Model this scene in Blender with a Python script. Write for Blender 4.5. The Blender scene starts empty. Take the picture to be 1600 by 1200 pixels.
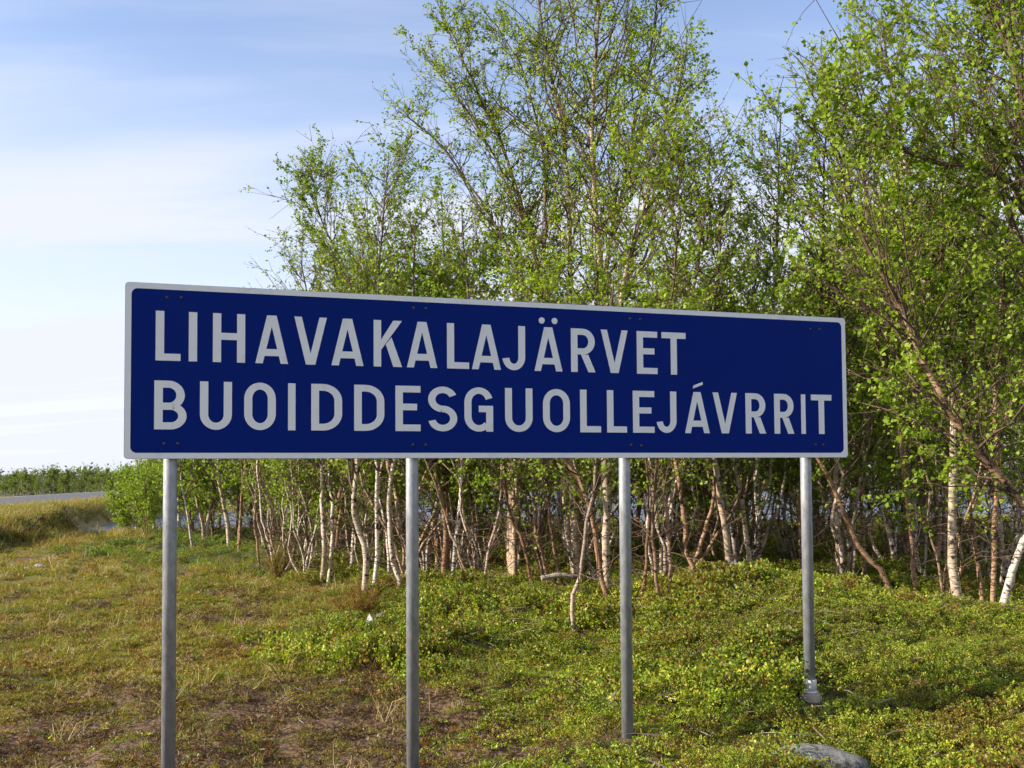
import bpy, math
import numpy as np
from mathutils import Matrix, Vector

# ------------------------------------------------------------------ camera, sky, sun, exposure
scene = bpy.context.scene
COL = scene.collection
EYE = 1.6
FPX, CX, CY = 1556.0, 800.0, 675.0          # the photograph: 1600 x 1200, 35 mm equivalent lens
PITCH, ROLL = math.radians(2.39), math.radians(-0.40)
cam_d = bpy.data.cameras.new('camera')
cam_d.sensor_width = 36.0
cam_d.lens = 36.0 * FPX / 1600.0
cam_d.shift_y = (CY - 600.0) / 1600.0
cam_d.clip_start, cam_d.clip_end = 0.05, 9000.0
cam = bpy.data.objects.new('camera', cam_d)
COL.objects.link(cam)
CAMROT = Matrix.Rotation(math.pi / 2 + PITCH, 4, 'X') @ Matrix.Rotation(ROLL, 4, 'Z')
cam.matrix_world = Matrix.Translation((0, 0, EYE)) @ CAMROT
scene.camera = cam

SUN_AZ = math.radians(-103.0)     # clockwise from +Y: the sun stands to the left, a touch behind the camera
SUN_EL = math.radians(27.0)
sun_dir = Vector((math.sin(SUN_AZ) * math.cos(SUN_EL), math.cos(SUN_AZ) * math.cos(SUN_EL), math.sin(SUN_EL)))
sun_d = bpy.data.lights.new('sun', 'SUN')
sun_d.energy = 5.0
sun_d.angle = math.radians(0.53)
sun_d.color = (1.0, 0.92, 0.79)
sun = bpy.data.objects.new('sun', sun_d)
COL.objects.link(sun)
sun.rotation_euler = (-sun_dir).to_track_quat('-Z', 'Y').to_euler()
sun.location = sun_dir * 60

world = bpy.data.worlds.new('World')
scene.world = world
world.use_nodes = True
wn, wl = world.node_tree.nodes, world.node_tree.links
wn.clear()
def wnode(t, **kw):
    n = wn.new(t)
    for k, v in kw.items():
        setattr(n, k, v)
    return n
w_out = wnode('ShaderNodeOutputWorld')
w_bg = wnode('ShaderNodeBackground')
w_bg.inputs['Strength'].default_value = 0.135
sky = wnode('ShaderNodeTexSky', sky_type='NISHITA', sun_disc=False)
sky.sun_elevation = SUN_EL
sky.sun_rotation = SUN_AZ
sky.air_density, sky.dust_density, sky.ozone_density = 1.1, 0.3, 1.6
tc = wnode('ShaderNodeTexCoord')
sep = wnode('ShaderNodeSeparateXYZ')
wl.new(tc.outputs['Generated'], sep.inputs[0])
def wmath(op, a, b=None, clamp=False):
    n = wnode('ShaderNodeMath', operation=op, use_clamp=clamp)
    for i, v in enumerate((a, b)):
        if v is None:
            continue
        if isinstance(v, (int, float)):
            n.inputs[i].default_value = v
        else:
            wl.new(v, n.inputs[i])
    return n.outputs[0]
zc = wmath('ADD', wmath('MAXIMUM', sep.outputs['Z'], 0.0), 0.16)
comb = wnode('ShaderNodeCombineXYZ')
wl.new(wmath('DIVIDE', sep.outputs['X'], zc), comb.inputs[0])
wl.new(wmath('DIVIDE', sep.outputs['Y'], zc), comb.inputs[1])
mp = wnode('ShaderNodeMapping')
mp.inputs['Rotation'].default_value = (0, 0, math.radians(-14))
mp.inputs['Scale'].default_value = (0.42, 1.9, 1.0)
mp.inputs['Location'].default_value = (3.1, 0.6, 0.4)
wl.new(comb.outputs[0], mp.inputs['Vector'])
nz = wnode('ShaderNodeTexNoise')
nz.inputs['Scale'].default_value = 1.15
nz.inputs['Detail'].default_value = 7.0
nz.inputs['Roughness'].default_value = 0.52
nz.inputs['Distortion'].default_value = 0.35
wl.new(mp.outputs[0], nz.inputs['Vector'])
cl = wnode('ShaderNodeMapRange', interpolation_type='SMOOTHSTEP')
cl.inputs['From Min'].default_value = 0.36
cl.inputs['From Max'].default_value = 0.66
wl.new(nz.outputs['Fac'], cl.inputs['Value'])
veil = wnode('ShaderNodeMapRange', interpolation_type='SMOOTHSTEP')   # thin high cloud thickens towards the horizon
veil.inputs['From Min'].default_value = 0.40
veil.inputs['From Max'].default_value = 0.02
veil.inputs['To Min'].default_value = 0.0
veil.inputs['To Max'].default_value = 0.92
wl.new(sep.outputs['Z'], veil.inputs['Value'])
cov = wmath('ADD', wmath('MULTIPLY', cl.outputs[0], 0.66), veil.outputs[0], clamp=True)
cov = wmath('MULTIPLY', cov, 0.985)
cmix = wnode('ShaderNodeMix', data_type='RGBA')
cmix.inputs[7].default_value = (3.6, 3.76, 4.32, 1)
wl.new(cov, cmix.inputs[0])
tint = wnode('ShaderNodeMix', data_type='RGBA', blend_type='MULTIPLY')
tint.inputs[0].default_value = 1.0
tint.inputs[7].default_value = (1.08, 0.96, 1.0, 1)
wl.new(sky.outputs[0], tint.inputs[6])
wl.new(tint.outputs[2], cmix.inputs[6])
wl.new(cmix.outputs[2], w_bg.inputs['Color'])
wl.new(w_bg.outputs[0], w_out.inputs['Surface'])

scene.view_settings.view_transform = 'Standard'
scene.view_settings.look = 'None'
scene.view_settings.exposure = 0.88
scene.view_settings.gamma = 1.0
scene.view_settings.use_curve_mapping = False
scene.cycles.use_denoising = True
scene.cycles.max_bounces = 5
scene.cycles.diffuse_bounces = 3
scene.cycles.transmission_bounces = 3
scene.cycles.use_adaptive_sampling = True
scene.cycles.adaptive_threshold = 0.03
scene.cycles.caustics_reflective = False
scene.cycles.caustics_refractive = False

# ------------------------------------------------------------------ helpers
R3 = np.array(CAMROT.to_3x3())
def ray(px, py):
    d = R3 @ np.array([(px - CX) / FPX, -(py - CY) / FPX, -1.0])
    return d / d[1]
def at(px, py, depth):
    return np.array([0, 0, EYE]) + ray(px, py) * depth

_perm = np.random.RandomState(7).rand(256, 256)
def vnoise(x, y, scale, seed=0):
    x = np.asarray(x, float) / scale + 37.3 * seed
    y = np.asarray(y, float) / scale + 91.7 * seed
    xi, yi = np.floor(x).astype(int), np.floor(y).astype(int)
    fx, fy = x - xi, y - yi
    fx, fy = fx * fx * (3 - 2 * fx), fy * fy * (3 - 2 * fy)
    g = lambda a, b: _perm[a % 256, b % 256]
    return ((g(xi, yi) * (1 - fx) + g(xi + 1, yi) * fx) * (1 - fy) + (g(xi, yi + 1) * (1 - fx) + g(xi + 1, yi + 1) * fx) * fy)
def fbm(x, y, scale, seed=0, oct=3):
    s, a, t = 0.0, 1.0, 0.0
    for k in range(oct):
        s = s + a * vnoise(x, y, scale / 2 ** k, seed + 3 * k)
        t += a
        a *= 0.5
    return s / t
def sstep(a, b, v):
    t = np.clip((v - a) / (b - a), 0, 1)
    return t * t * (3 - 2 * t)

def fast_mesh(name, verts, faces, mat=None, smooth=False, fattr=None, vcol=None):
    """faces: (N,k) int array; fattr: {name: per-vertex floats}; vcol: per-vertex rgb in attribute Col"""
    verts = np.asarray(verts, np.float32)
    faces = np.asarray(faces, np.int32)
    me = bpy.data.meshes.new(name)
    n, k = faces.shape
    me.vertices.add(len(verts))
    me.vertices.foreach_set('co', verts.ravel())
    me.loops.add(n * k)
    me.loops.foreach_set('vertex_index', faces.ravel())
    me.polygons.add(n)
    me.polygons.foreach_set('loop_start', np.arange(0, n * k, k, dtype=np.int32))
    if smooth:
        me.polygons.foreach_set('use_smooth', np.ones(n, bool))
    for a, v in (fattr or {}).items():
        at_ = me.attributes.new(a, 'FLOAT', 'POINT')
        at_.data.foreach_set('value', np.asarray(v, np.float32))
    if vcol is not None:
        c = np.ones((len(verts), 4), np.float32)
        c[:, :3] = vcol
        at_ = me.attributes.new('Col', 'FLOAT_COLOR', 'POINT')
        at_.data.foreach_set('color', c.ravel())
    if mat:
        me.materials.append(mat)
    me.update(calc_edges=True)
    return me
def link(name, me, parent=None, **props):
    o = bpy.data.objects.new(name, me)
    COL.objects.link(o)
    if parent is not None:
        o.parent = parent
    for k, v in props.items():
        o[k] = v
    return o
def thing(name, label, cat, loc=(0, 0, 0), group=None):
    o = bpy.data.objects.new(name, None)
    COL.objects.link(o)
    o.location = loc
    o.empty_display_size = 0.2
    o['label'], o['category'] = label, cat
    if group:
        o['group'] = group
    return o
def copy_tree(o, parent=None):
    c = o.copy()
    COL.objects.link(c)
    c.parent = parent
    for ch in list(o.children):
        copy_tree(ch, c)
    return c

def new_mat(name, rough=0.8, spec=0.3):
    m = bpy.data.materials.new(name)
    m.use_nodes = True
    nt = m.node_tree
    b = nt.nodes['Principled BSDF']
    b.inputs['Roughness'].default_value = rough
    b.inputs['Specular IOR Level'].default_value = spec
    return m, nt, b
def nd(nt, t, **kw):
    n = nt.nodes.new(t)
    for k, v in kw.items():
        if k in n.inputs:
            n.inputs[k].default_value = v
        else:
            setattr(n, k, v)
    return n
def mixc(nt, fac, a, b):
    n = nt.nodes.new('ShaderNodeMix')
    n.data_type = 'RGBA'
    for i, v in ((0, fac), (6, a), (7, b)):
        if hasattr(v, 'is_linked'):
            nt.links.new(v, n.inputs[i])
        elif i == 0:
            n.inputs[0].default_value = v
        else:
            n.inputs[i].default_value = (*v, 1)
    return n.outputs[2]
def noise(nt, scale, detail=3, vec=None, rough=0.55):
    n = nt.nodes.new('ShaderNodeTexNoise')
    n.inputs['Scale'].default_value = scale
    n.inputs['Detail'].default_value = detail
    n.inputs['Roughness'].default_value = rough
    if vec is not None:
        nt.links.new(vec, n.inputs['Vector'])
    return n.outputs['Fac']
def ramp(nt, fac, a, b):
    n = nt.nodes.new('ShaderNodeMapRange')
    n.interpolation_type = 'SMOOTHSTEP'
    n.inputs['From Min'].default_value = a
    n.inputs['From Max'].default_value = b
    nt.links.new(fac, n.inputs['Value'])
    return n.outputs[0]
def bump(nt, b, h, strength, dist):
    n = nt.nodes.new('ShaderNodeBump')
    n.inputs['Strength'].default_value = strength
    n.inputs['Distance'].default_value = dist
    nt.links.new(h, n.inputs['Height'])
    nt.links.new(n.outputs[0], b.inputs['Normal'])
def attr(nt, name):
    n = nt.nodes.new('ShaderNodeAttribute')
    n.attribute_name = name
    return n
def objcoord(nt, scale=(1, 1, 1)):
    t = nt.nodes.new('ShaderNodeTexCoord')
    m = nt.nodes.new('ShaderNodeMapping')
    m.inputs['Scale'].default_value = scale
    nt.links.new(t.outputs['Object'], m.inputs['Vector'])
    return m.outputs[0]

# ------------------------------------------------------------------ materials
def leafy(name, make_color, trans=0.42, gloss=0.25):
    m, nt, b = new_mat(name, 0.5, gloss)
    c = make_color(nt)
    nt.links.new(c, b.inputs['Base Color'])
    tr = nt.nodes.new('ShaderNodeBsdfTranslucent')
    mul = nt.nodes.new('ShaderNodeMix')
    mul.data_type, mul.blend_type = 'RGBA', 'MULTIPLY'
    mul.inputs[0].default_value = 1.0
    mul.inputs[7].default_value = (1.18, 1.22, 0.42, 1)
    nt.links.new(c, mul.inputs[6])
    nt.links.new(mul.outputs[2], tr.inputs['Color'])
    mx = nt.nodes.new('ShaderNodeMixShader')
    mx.inputs[0].default_value = trans
    nt.links.new(b.outputs[0], mx.inputs[1])
    nt.links.new(tr.outputs[0], mx.inputs[2])
    nt.links.new(mx.outputs[0], nt.nodes['Material Output'].inputs['Surface'])
    return m
def leafcol(a, b_, c_):
    def f(nt):
        t = attr(nt, 'tint').outputs['Fac']
        oi = nt.nodes.new('ShaderNodeObjectInfo')
        x = mixc(nt, ramp(nt, t, 0.0, 0.75), a, b_)
        x = mixc(nt, ramp(nt, t, 0.75, 1.0), x, c_)
        mm = nt.nodes.new('ShaderNodeMath')
        mm.operation = 'MULTIPLY'
        mm.inputs[1].default_value = 0.45
        nt.links.new(oi.outputs['Random'], mm.inputs[0])
        return mixc(nt, mm.outputs[0], x, tuple(0.72 * v for v in a))
    return f
M_LEAF = leafy('birch_leaf', leafcol((0.195, 0.295, 0.024), (0.345, 0.455, 0.040), (0.48, 0.54, 0.11)))
M_FARLEAF = leafy('hazed_birch_leaf', leafcol((0.15, 0.20, 0.050), (0.235, 0.29, 0.070), (0.33, 0.36, 0.12)))  # far birches: distance haze put into a duller leaf colour
M_PLANT = leafy('ground_plant', lambda nt: attr(nt, 'Col').outputs['Color'], trans=0.30, gloss=0.3)
M_NEEDLE = leafy('juniper_needle', lambda nt: attr(nt, 'Col').outputs['Color'], trans=0.2, gloss=0.2)

def bark(name, pale, warm, dark, thin0=0.012):
    m, nt, b = new_mat(name, 0.75, 0.25)
    oi = nt.nodes.new('ShaderNodeObjectInfo')
    base = mixc(nt, ramp(nt, oi.outputs['Random'], 0.1, 1.0), pale, warm)  # warm tint carries sunlight colour as well as peeling bark
    flake = ramp(nt, noise(nt, 1.0, 4, objcoord(nt, (7, 7, 3.0))), 0.48, 0.70)
    base = mixc(nt, flake, base, tuple(0.72 * v for v in warm))
    len_ = ramp(nt, noise(nt, 1.0, 3, objcoord(nt, (11, 11, 60))), 0.54, 0.62)
    knot = ramp(nt, noise(nt, 1.0, 3, objcoord(nt, (11, 11, 10))), 0.58, 0.64)
    base = mixc(nt, len_, base, tuple(0.30 * v for v in warm))
    base = mixc(nt, knot, base, dark)
    thin = attr(nt, 'rad').outputs['Fac']                    # young wood is brown, old stems are white
    brown = ramp(nt, thin, thin0 * 2.2, thin0)
    base = mixc(nt, brown, base, (0.115, 0.070, 0.045))
    nt.links.new(base, b.inputs['Base Color'])
    bump(nt, b, noise(nt, 1.0, 4, objcoord(nt, (22, 22, 60))), 0.5, 0.01)
    return m
M_BARK = bark('birch_bark', (0.60, 0.54, 0.46), (0.44, 0.31, 0.20), (0.03, 0.026, 0.024))
M_COPPER = bark('copper_birch_bark', (0.40, 0.25, 0.15), (0.26, 0.135, 0.07), (0.03, 0.022, 0.018))
M_YOUNG = bark('young_birch_bark', (0.60, 0.51, 0.42), (0.42, 0.28, 0.18), (0.04, 0.03, 0.025), 0.006)
m, nt, b = new_mat('twig_bark', 0.8, 0.2)
nt.links.new(mixc(nt, noise(nt, 5, 2, objcoord(nt)), (0.05, 0.032, 0.022), (0.17, 0.11, 0.075)), b.inputs['Base Color'])
M_TWIG = m

def ground_mat():
    m, nt, b = new_mat('heath_ground', 0.95, 0.1)
    co = objcoord(nt)
    lush, brown, road = (attr(nt, a).outputs['Fac'] for a in ('lush', 'brown', 'dry'))
    n1, n2, n3 = noise(nt, 1.6, 5, co), noise(nt, 7, 5, co), noise(nt, 28, 4, co)
    moss = mixc(nt, ramp(nt, n1, 0.35, 0.65), (0.145, 0.135, 0.030), (0.21, 0.155, 0.055))
    moss = mixc(nt, ramp(nt, n2, 0.45, 0.7), moss, (0.11, 0.12, 0.025))
    green = mixc(nt, ramp(nt, n2, 0.4, 0.65), (0.040, 0.055, 0.014), (0.075, 0.09, 0.020))
    earth = mixc(nt, ramp(nt, n3, 0.35, 0.65), (0.055, 0.034, 0.020), (0.19, 0.12, 0.07))
    dry = mixc(nt, ramp(nt, n2, 0.35, 0.65), (0.36, 0.28, 0.14), (0.23, 0.19, 0.08))
    c = mixc(nt, lush, moss, green)
    c = mixc(nt, brown, c, earth)
    c = mixc(nt, road, c, dry)
    far = attr(nt, 'wood').outputs['Fac']
    c = mixc(nt, far, c, (0.045, 0.065, 0.03))
    nt.links.new(c, b.inputs['Base Color'])
    bump(nt, b, n3, 0.8, 0.03)
    return m
M_GROUND = ground_mat()

m, nt, b = new_mat('lake_water', 0.16, 0.32)
b.inputs['Base Color'].default_value = (0.030, 0.048, 0.085, 1)
wv = noise(nt, 1.0, 4, objcoord(nt, (1.1, 2.6, 1)))
bump(nt, b, wv, 0.9, 0.5)
M_WATER = m
m, nt, b = new_mat('asphalt', 0.85, 0.3)
nt.links.new(mixc(nt, noise(nt, 3, 5, objcoord(nt)), (0.085, 0.082, 0.08), (0.125, 0.12, 0.115)), b.inputs['Base Color'])
M_ROAD = m
m, nt, b = new_mat('road_paint', 0.7, 0.3)
b.inputs['Base Color'].default_value = (0.7, 0.7, 0.68, 1)
M_PAINT = m

m, nt, b = new_mat('blue_sign_film', 0.45, 0.07)
bc = mixc(nt, noise(nt, 2.2, 5, objcoord(nt)), (0.0003, 0.013, 0.150), (0.0005, 0.016, 0.170))
bc = mixc(nt, ramp(nt, noise(nt, 1.0, 5, objcoord(nt, (16, 1, 1.3)), 0.65), 0.55, 0.95), bc, (0.005, 0.022, 0.155))      # faint rain streaks
bc = mixc(nt, ramp(nt, noise(nt, 60, 2, objcoord(nt)), 0.74, 0.78), bc, (0.02, 0.02, 0.03))                            # specks
nt.links.new(bc, b.inputs['Base Color'])
rg = nt.nodes.new('ShaderNodeMapRange')
rg.inputs['To Min'].default_value, rg.inputs['To Max'].default_value = 0.35, 0.62
nt.links.new(noise(nt, 1.0, 4, objcoord(nt, (7, 1, 2))), rg.inputs['Value'])
nt.links.new(rg.outputs[0], b.inputs['Roughness'])
M_BLUE = m
m, nt, b = new_mat('white_sign_film', 0.45, 0.4)
nz1 = noise(nt, 9, 5, objcoord(nt))
nt.links.new(mixc(nt, ramp(nt, nz1, 0.5, 0.8), (0.76, 0.76, 0.75), (0.66, 0.66, 0.65)), b.inputs['Base Color'])
M_WHITE = m
m, nt, b = new_mat('sign_back_aluminium', 0.5, 0.5)
b.inputs['Base Color'].default_value = (0.42, 0.43, 0.44, 1)
b.inputs['Metallic'].default_value = 0.6
M_ALU = m
m, nt, b = new_mat('galvanised_steel', 0.55, 0.5)
gz1 = noise(nt, 26, 4, objcoord(nt, (1, 1, 0.6)))
gz2 = noise(nt, 5, 4, objcoord(nt, (1, 1, 0.35)))
gc = mixc(nt, ramp(nt, gz1, 0.35, 0.7), (0.35, 0.36, 0.38), (0.26, 0.27, 0.29))
gc = mixc(nt, ramp(nt, gz2, 0.58, 0.75), gc, (0.50, 0.49, 0.48))
gc = mixc(nt, ramp(nt, noise(nt, 1.0, 5, objcoord(nt, (34, 34, 9)), 0.7), 0.5, 0.72), gc, (0.20, 0.20, 0.21))
nt.links.new(gc, b.inputs['Base Color'])
b.inputs['Metallic'].default_value = 0.55
bump(nt, b, gz1, 0.15, 0.002)
M_STEEL = m
m, nt, b = new_mat('bolt_zinc', 0.6, 0.4)
b.inputs['Base Color'].default_value = (0.09, 0.075, 0.06, 1)
b.inputs['Metallic'].default_value = 0.4
M_BOLT = m
m, nt, b = new_mat('pale_plastic', 0.5, 0.4)
nt.links.new(mixc(nt, ramp(nt, noise(nt, 14, 4, objcoord(nt)), 0.45, 0.75), (0.62, 0.60, 0.57), (0.42, 0.38, 0.33)), b.inputs['Base Color'])
M_SLEEVE = m
def stony(name, a, c_, lich):
    m, nt, b = new_mat(name, 0.9, 0.25)
    co = objcoord(nt)
    x = mixc(nt, noise(nt, 9, 6, co, 0.65), a, c_)
    x = mixc(nt, ramp(nt, noise(nt, 4, 5, co), 0.58, 0.66), x, lich)
    nt.links.new(x, b.inputs['Base Color'])
    bump(nt, b, noise(nt, 16, 6, co, 0.7), 0.8, 0.03)
    return m
M_STONE = stony('grey_rock', (0.11, 0.105, 0.095), (0.32, 0.30, 0.27), (0.045, 0.042, 0.04))
M_PEBBLE = stony('pale_stone', (0.30, 0.29, 0.27), (0.45, 0.43, 0.40), (0.2, 0.19, 0.17))
M_CONC = stony('concrete_foot', (0.34, 0.27, 0.21), (0.46, 0.38, 0.31), (0.24, 0.18, 0.13))
M_DEAD = stony('dead_wood', (0.28, 0.23, 0.19), (0.42, 0.36, 0.31), (0.16, 0.09, 0.06))
m, nt, b = new_mat('white_carton', 0.6, 0.3)
nt.links.new(mixc(nt, ramp(nt, noise(nt, 12, 3, objcoord(nt)), 0.5, 0.8), (0.62, 0.62, 0.62), (0.42, 0.42, 0.41)), b.inputs['Base Color'])
M_CARTON = m

# ------------------------------------------------------------------ terrain
ROADL = np.array([(-19, -400), (-19.5, -60), (-20.5, 0), (-23, 25), (-24.8, 41), (-26.5, 57), (-29, 80), (-29, 120), (-18, 190), (10, 270), (60, 420)], float)
ROAD_Z = EYE - 1.2
def resample(P, n):
    P = np.asarray(P, float)
    Q = np.vstack([2 * P[0] - P[1], P, 2 * P[-1] - P[-2]])
    L = np.r_[0, np.cumsum(np.linalg.norm(np.diff(P, axis=0), axis=1))]
    s = np.linspace(0, L[-1], n)
    i = np.clip(np.searchsorted(L, s, side='right') - 1, 0, len(P) - 2)
    t = ((s - L[i]) / np.maximum(L[i + 1] - L[i], 1e-9))[:, None]
    a, b_, c, d = Q[i], Q[i + 1], Q[i + 2], Q[i + 3]
    return 0.5 * (2 * b_ + (c - a) * t + (2 * a - 5 * b_ + 4 * c - d) * t * t + (3 * b_ - a - 3 * c + d) * t ** 3)
ROADP = resample(ROADL, 140)
_pix = [(1271, 1090, 6.65), (981, 1160, 6.25), (648, 1225, 5.86), (264, 1240, 5.46), (1275, 1195, 5.5), (1590, 1190, 5.6),
        (1500, 1000, 8.5), (1490, 958, 9.6), (1160, 930, 9.9), (1310, 924, 9.8), (1310, 990, 8.3), (1140, 995, 8.3), (1040, 972, 9.6), (950, 988, 10),
        (900, 1018, 9.2), (820, 942, 12), (800, 1050, 8), (570, 942, 13.5), (700, 1000, 9.8), (650, 1100, 7.5), (500, 908, 16.3),
        (455, 892, 18), (360, 856, 26), (250, 832, 33), (0, 1200, 6.3), (0, 1000, 11.3), (150, 900, 19), (0, 870, 24),
        (200, 1050, 9.4), (350, 960, 13), (100, 852, 28)]
CTRL = [tuple(at(*p)) for p in _pix]
CTRL += [(x, y, EYE + z) for x, y, z in [
    (0, 0, -1.62), (0, -20, -1.6), (-8, -5, -1.75), (8, 0, -1.6), (12, 8, -1.4), (15, -10, -1.5), (-10, 10, -1.85),
    (2.6, 13.2, -1.50), (4.6, 13, -1.50), (6.4, 12.8, -1.52), (2, 16, -1.58), (4, 20, -1.75), (0, 20, -1.8), (-4, 26, -1.88), (8, 16, -1.5), (14, 20, -1.5), (10, 30, -1.95), (0, 32, -2.0), (-8, 34, -2.03),
    (-14, 40, -2.12), (-4, 40, -2.12), (8, 40, -2.12), (25, 40, -2.12), (50, 40, -2.1), (30, 25, -1.6),
    (-8, 52, -3), (10, 55, -3), (30, 55, -3), (60, 60, -3), (-8, 75, -3), (15, 80, -3), (50, 85, -3), (-2, 98, -2.8), (30, 100, -2.8),
    (-15.5, 46, -2.35), (-16, 60, -2.0), (-18, 80, -2), (0, 116, -2.0), (40, 120, -2), (80, 120, -2), (90, 60, -1.9), (0, 140, -1.7), (60, 150, -1.7),
    (-13.2, 26, -2.0), (-14.0, 34, -2.08), (-12.2, 18, -1.95), (-16.0, 42.5, -2.45), (-12.5, 45, -2.45),
    (-45, 90, -1.7), (-55, 120, -2.4), (-70, 160, -2.6), (-50, 40, -1.5), (-60, 0, -1.6), (-40, -60, -1.6), (60, -40, -1.6), (0, -80, -1.6),
    (0, 300, -1.6), (-150, 250, -2.2), (150, 250, -1.6), (200, 0, -1.6), (-200, 0, -1.6), (0, -300, -1.6)]]
CTRL = np.array(CTRL)
_c = 0.9
_A = np.sqrt(((CTRL[:, None, :2] - CTRL[None, :, :2]) ** 2).sum(-1) + _c * _c)
_n = len(CTRL)
_S = np.zeros((_n + 1, _n + 1))
_S[:_n, :_n] = _A + np.eye(_n) * -0.02
_S[:_n, _n] = _S[_n, :_n] = 1
_W = np.linalg.solve(_S, np.r_[CTRL[:, 2], 0])
def road_dist(x, y):
    P = ROADP
    d = np.full(np.shape(x), 1e9)
    for a, b_ in zip(P[:-1], P[1:]):
        ab = b_ - a
        t = np.clip(((x - a[0]) * ab[0] + (y - a[1]) * ab[1]) / (ab @ ab), 0, 1)
        d = np.minimum(d, np.hypot(x - a[0] - t * ab[0], y - a[1] - t * ab[1]))
    return d
def bank(x, y):
    """0 below, 1 above the steep little bank between the road verge and the low ground"""
    xb = np.interp(y, [-40, 0, 10, 20, 26, 33, 36, 41, 50, 62], [-12, -12, -12.3, -13, -13.5, -14.5, -16.0, -18.1, -18.6, -18.6])
    return sstep(0.0, 1.25, xb - x + (fbm(x, y, 2.2, 17) - 0.5) * 1.6) * sstep(-40, -20, y) * (1 - sstep(60, 75, y))
def gz(x, y):
    x, y = np.atleast_1d(np.asarray(x, float)), np.atleast_1d(np.asarray(y, float))
    z = np.full(x.shape, _W[_n])
    for i in range(_n):
        z += _W[i] * np.sqrt((x - CTRL[i, 0]) ** 2 + (y - CTRL[i, 1]) ** 2 + _c * _c)
    r = np.hypot(x, y)
    z = z + (EYE - 1.7 - z) * sstep(260, 420, r)
    z = z + sstep(700, 2200, r) * (2.5 + 7 * fbm(x, y, 900, 5))      # low fells far off
    kb = bank(x, y)
    z = np.where(z < EYE - 1.22, z + (EYE - 1.22 - z) * kb, z)
    rd = road_dist(x, y)
    k = 1 - sstep(4.4, 7.0, rd)
    z = z + (ROAD_Z - 0.10 - z) * k
    near = 1 - sstep(30, 60, r)
    lush = lushness(x, y)
    z = z + near * (1 - k) * ((fbm(x, y, 1.3, 1) - 0.5) * (0.24 + 0.26 * lush) + (fbm(x, y, 0.4, 2, 2) - 0.5) * (0.11 + 0.03 * lush))
    return z
def lushness(x, y):
    edge = -0.75 - 0.16 * (y - 5) - 7.0 * sstep(14, 26, y) + 0.8 * (1 - sstep(6.0, 7.2, y))
    return (1 - 0.9 * sstep(31, 37, y) * sstep(-8, -13, x)) * sstep(-0.6, 0.7, x - edge + (fbm(x, y, 1.6, 9) - 0.5) * 2.6)
def brownness(x, y):
    d = np.hypot((x + 2.3) / 3.1, (y - 6.3) / 2.1)
    m_ = (1 - sstep(0.55, 1.25, d + (fbm(x, y, 0.8, 12) - 0.5) * 1.5))
    spots = sstep(0.53, 0.64, fbm(x, y, 0.8, 15)) * 0.9 * (1 - 0.45 * lushness(x, y))
    return np.maximum(m_, spots)
def ground_hit(px, py, lo=3.0, hi=60.0):
    r = ray(px, py)
    t = np.linspace(lo, hi, 1500)
    d = EYE + r[2] * t - gz(r[0] * t, t)
    k = np.argmax(d < 0) if (d < 0).any() else -1
    if k < 0:
        k = int(np.argmin(d))
    return np.array([r[0] * t[k], t[k], 0.0]) + np.array([0, 0, gz(r[0] * t[k], t[k])[0]])

def build_ground():
    rr = np.r_[0.0, np.geomspace(0.8, 6000, 330)]
    a_in = np.linspace(-34, 34, 300)
    a_out = np.linspace(34, 326, 74)[1:-1]
    aa = np.radians(np.r_[a_in, a_out])
    na, nr = len(aa), len(rr)
    X = (rr[:, None] * np.sin(aa)[None]).ravel()
    Y = (rr[:, None] * np.cos(aa)[None]).ravel()
    Z = gz(X, Y)
    i, j = np.meshgrid(np.arange(nr - 1), np.arange(na), indexing='ij')
    j2 = (j + 1) % na
    F = np.stack([i * na + j, i * na + j2, (i + 1) * na + j2, (i + 1) * na + j], -1).reshape(-1, 4)
    r = np.hypot(X, Y)
    rd = road_dist(X, Y)
    dry = (1 - sstep(5, 11, rd + (fbm(X, Y, 4, 21) - 0.5) * 5)) * 0.95
    me = fast_mesh('ground', np.stack([X, Y, Z], 1), F, M_GROUND, True,
                   {'lush': lushness(X, Y) * (1 - sstep(35, 60, r)), 'brown': brownness(X, Y), 'dry': dry, 'wood': sstep(110, 200, r)})
    link('ground', me, kind='structure')
build_ground()

# lake behind the birches
LAKE_Z = EYE - 2.12
me = fast_mesh('lake', [(-17.5, 36, 0), (95, 36, 0), (95, 128, 0), (-17.5, 128, 0)], [[0, 1, 2, 3]], M_WATER)
o = link('lake', me, kind='structure')
o.location = (0, 0, LAKE_Z)

# road on its low embankment
def ribbon(P, off0, off1, z):
    T = np.gradient(P, axis=0)
    T /= np.linalg.norm(T, axis=1)[:, None]
    N = np.stack([T[:, 1], -T[:, 0]], 1)
    A, B = P + N * off0, P + N * off1
    n = len(P)
    V = np.vstack([np.c_[A, np.full(n, z)], np.c_[B, np.full(n, z)]])
    k = np.arange(n - 1)
    return V, np.stack([k, k + n, k + n + 1, k + 1], 1)
V, F = ribbon(ROADP, 3.6, -3.6, ROAD_Z)
V2, F2 = ribbon(ROADP, 4.1, 3.6, ROAD_Z)      # shoulder slope
V2[:len(ROADP), 2] -= 0.16
V3, F3 = ribbon(ROADP, -3.6, -4.1, ROAD_Z)
V3[len(ROADP):, 2] -= 0.16
road = link('road', fast_mesh('road', np.vstack([V, V2, V3]), np.vstack([F, F2 + len(V), F3 + len(V) + len(V2)]), M_ROAD), kind='structure')
for s in (3.25, -3.35):
    V, F = ribbon(ROADP, s + 0.1, s, ROAD_Z + 0.004)
    link('edge_line', fast_mesh('edge_line', V, F, M_PAINT), road)

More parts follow.
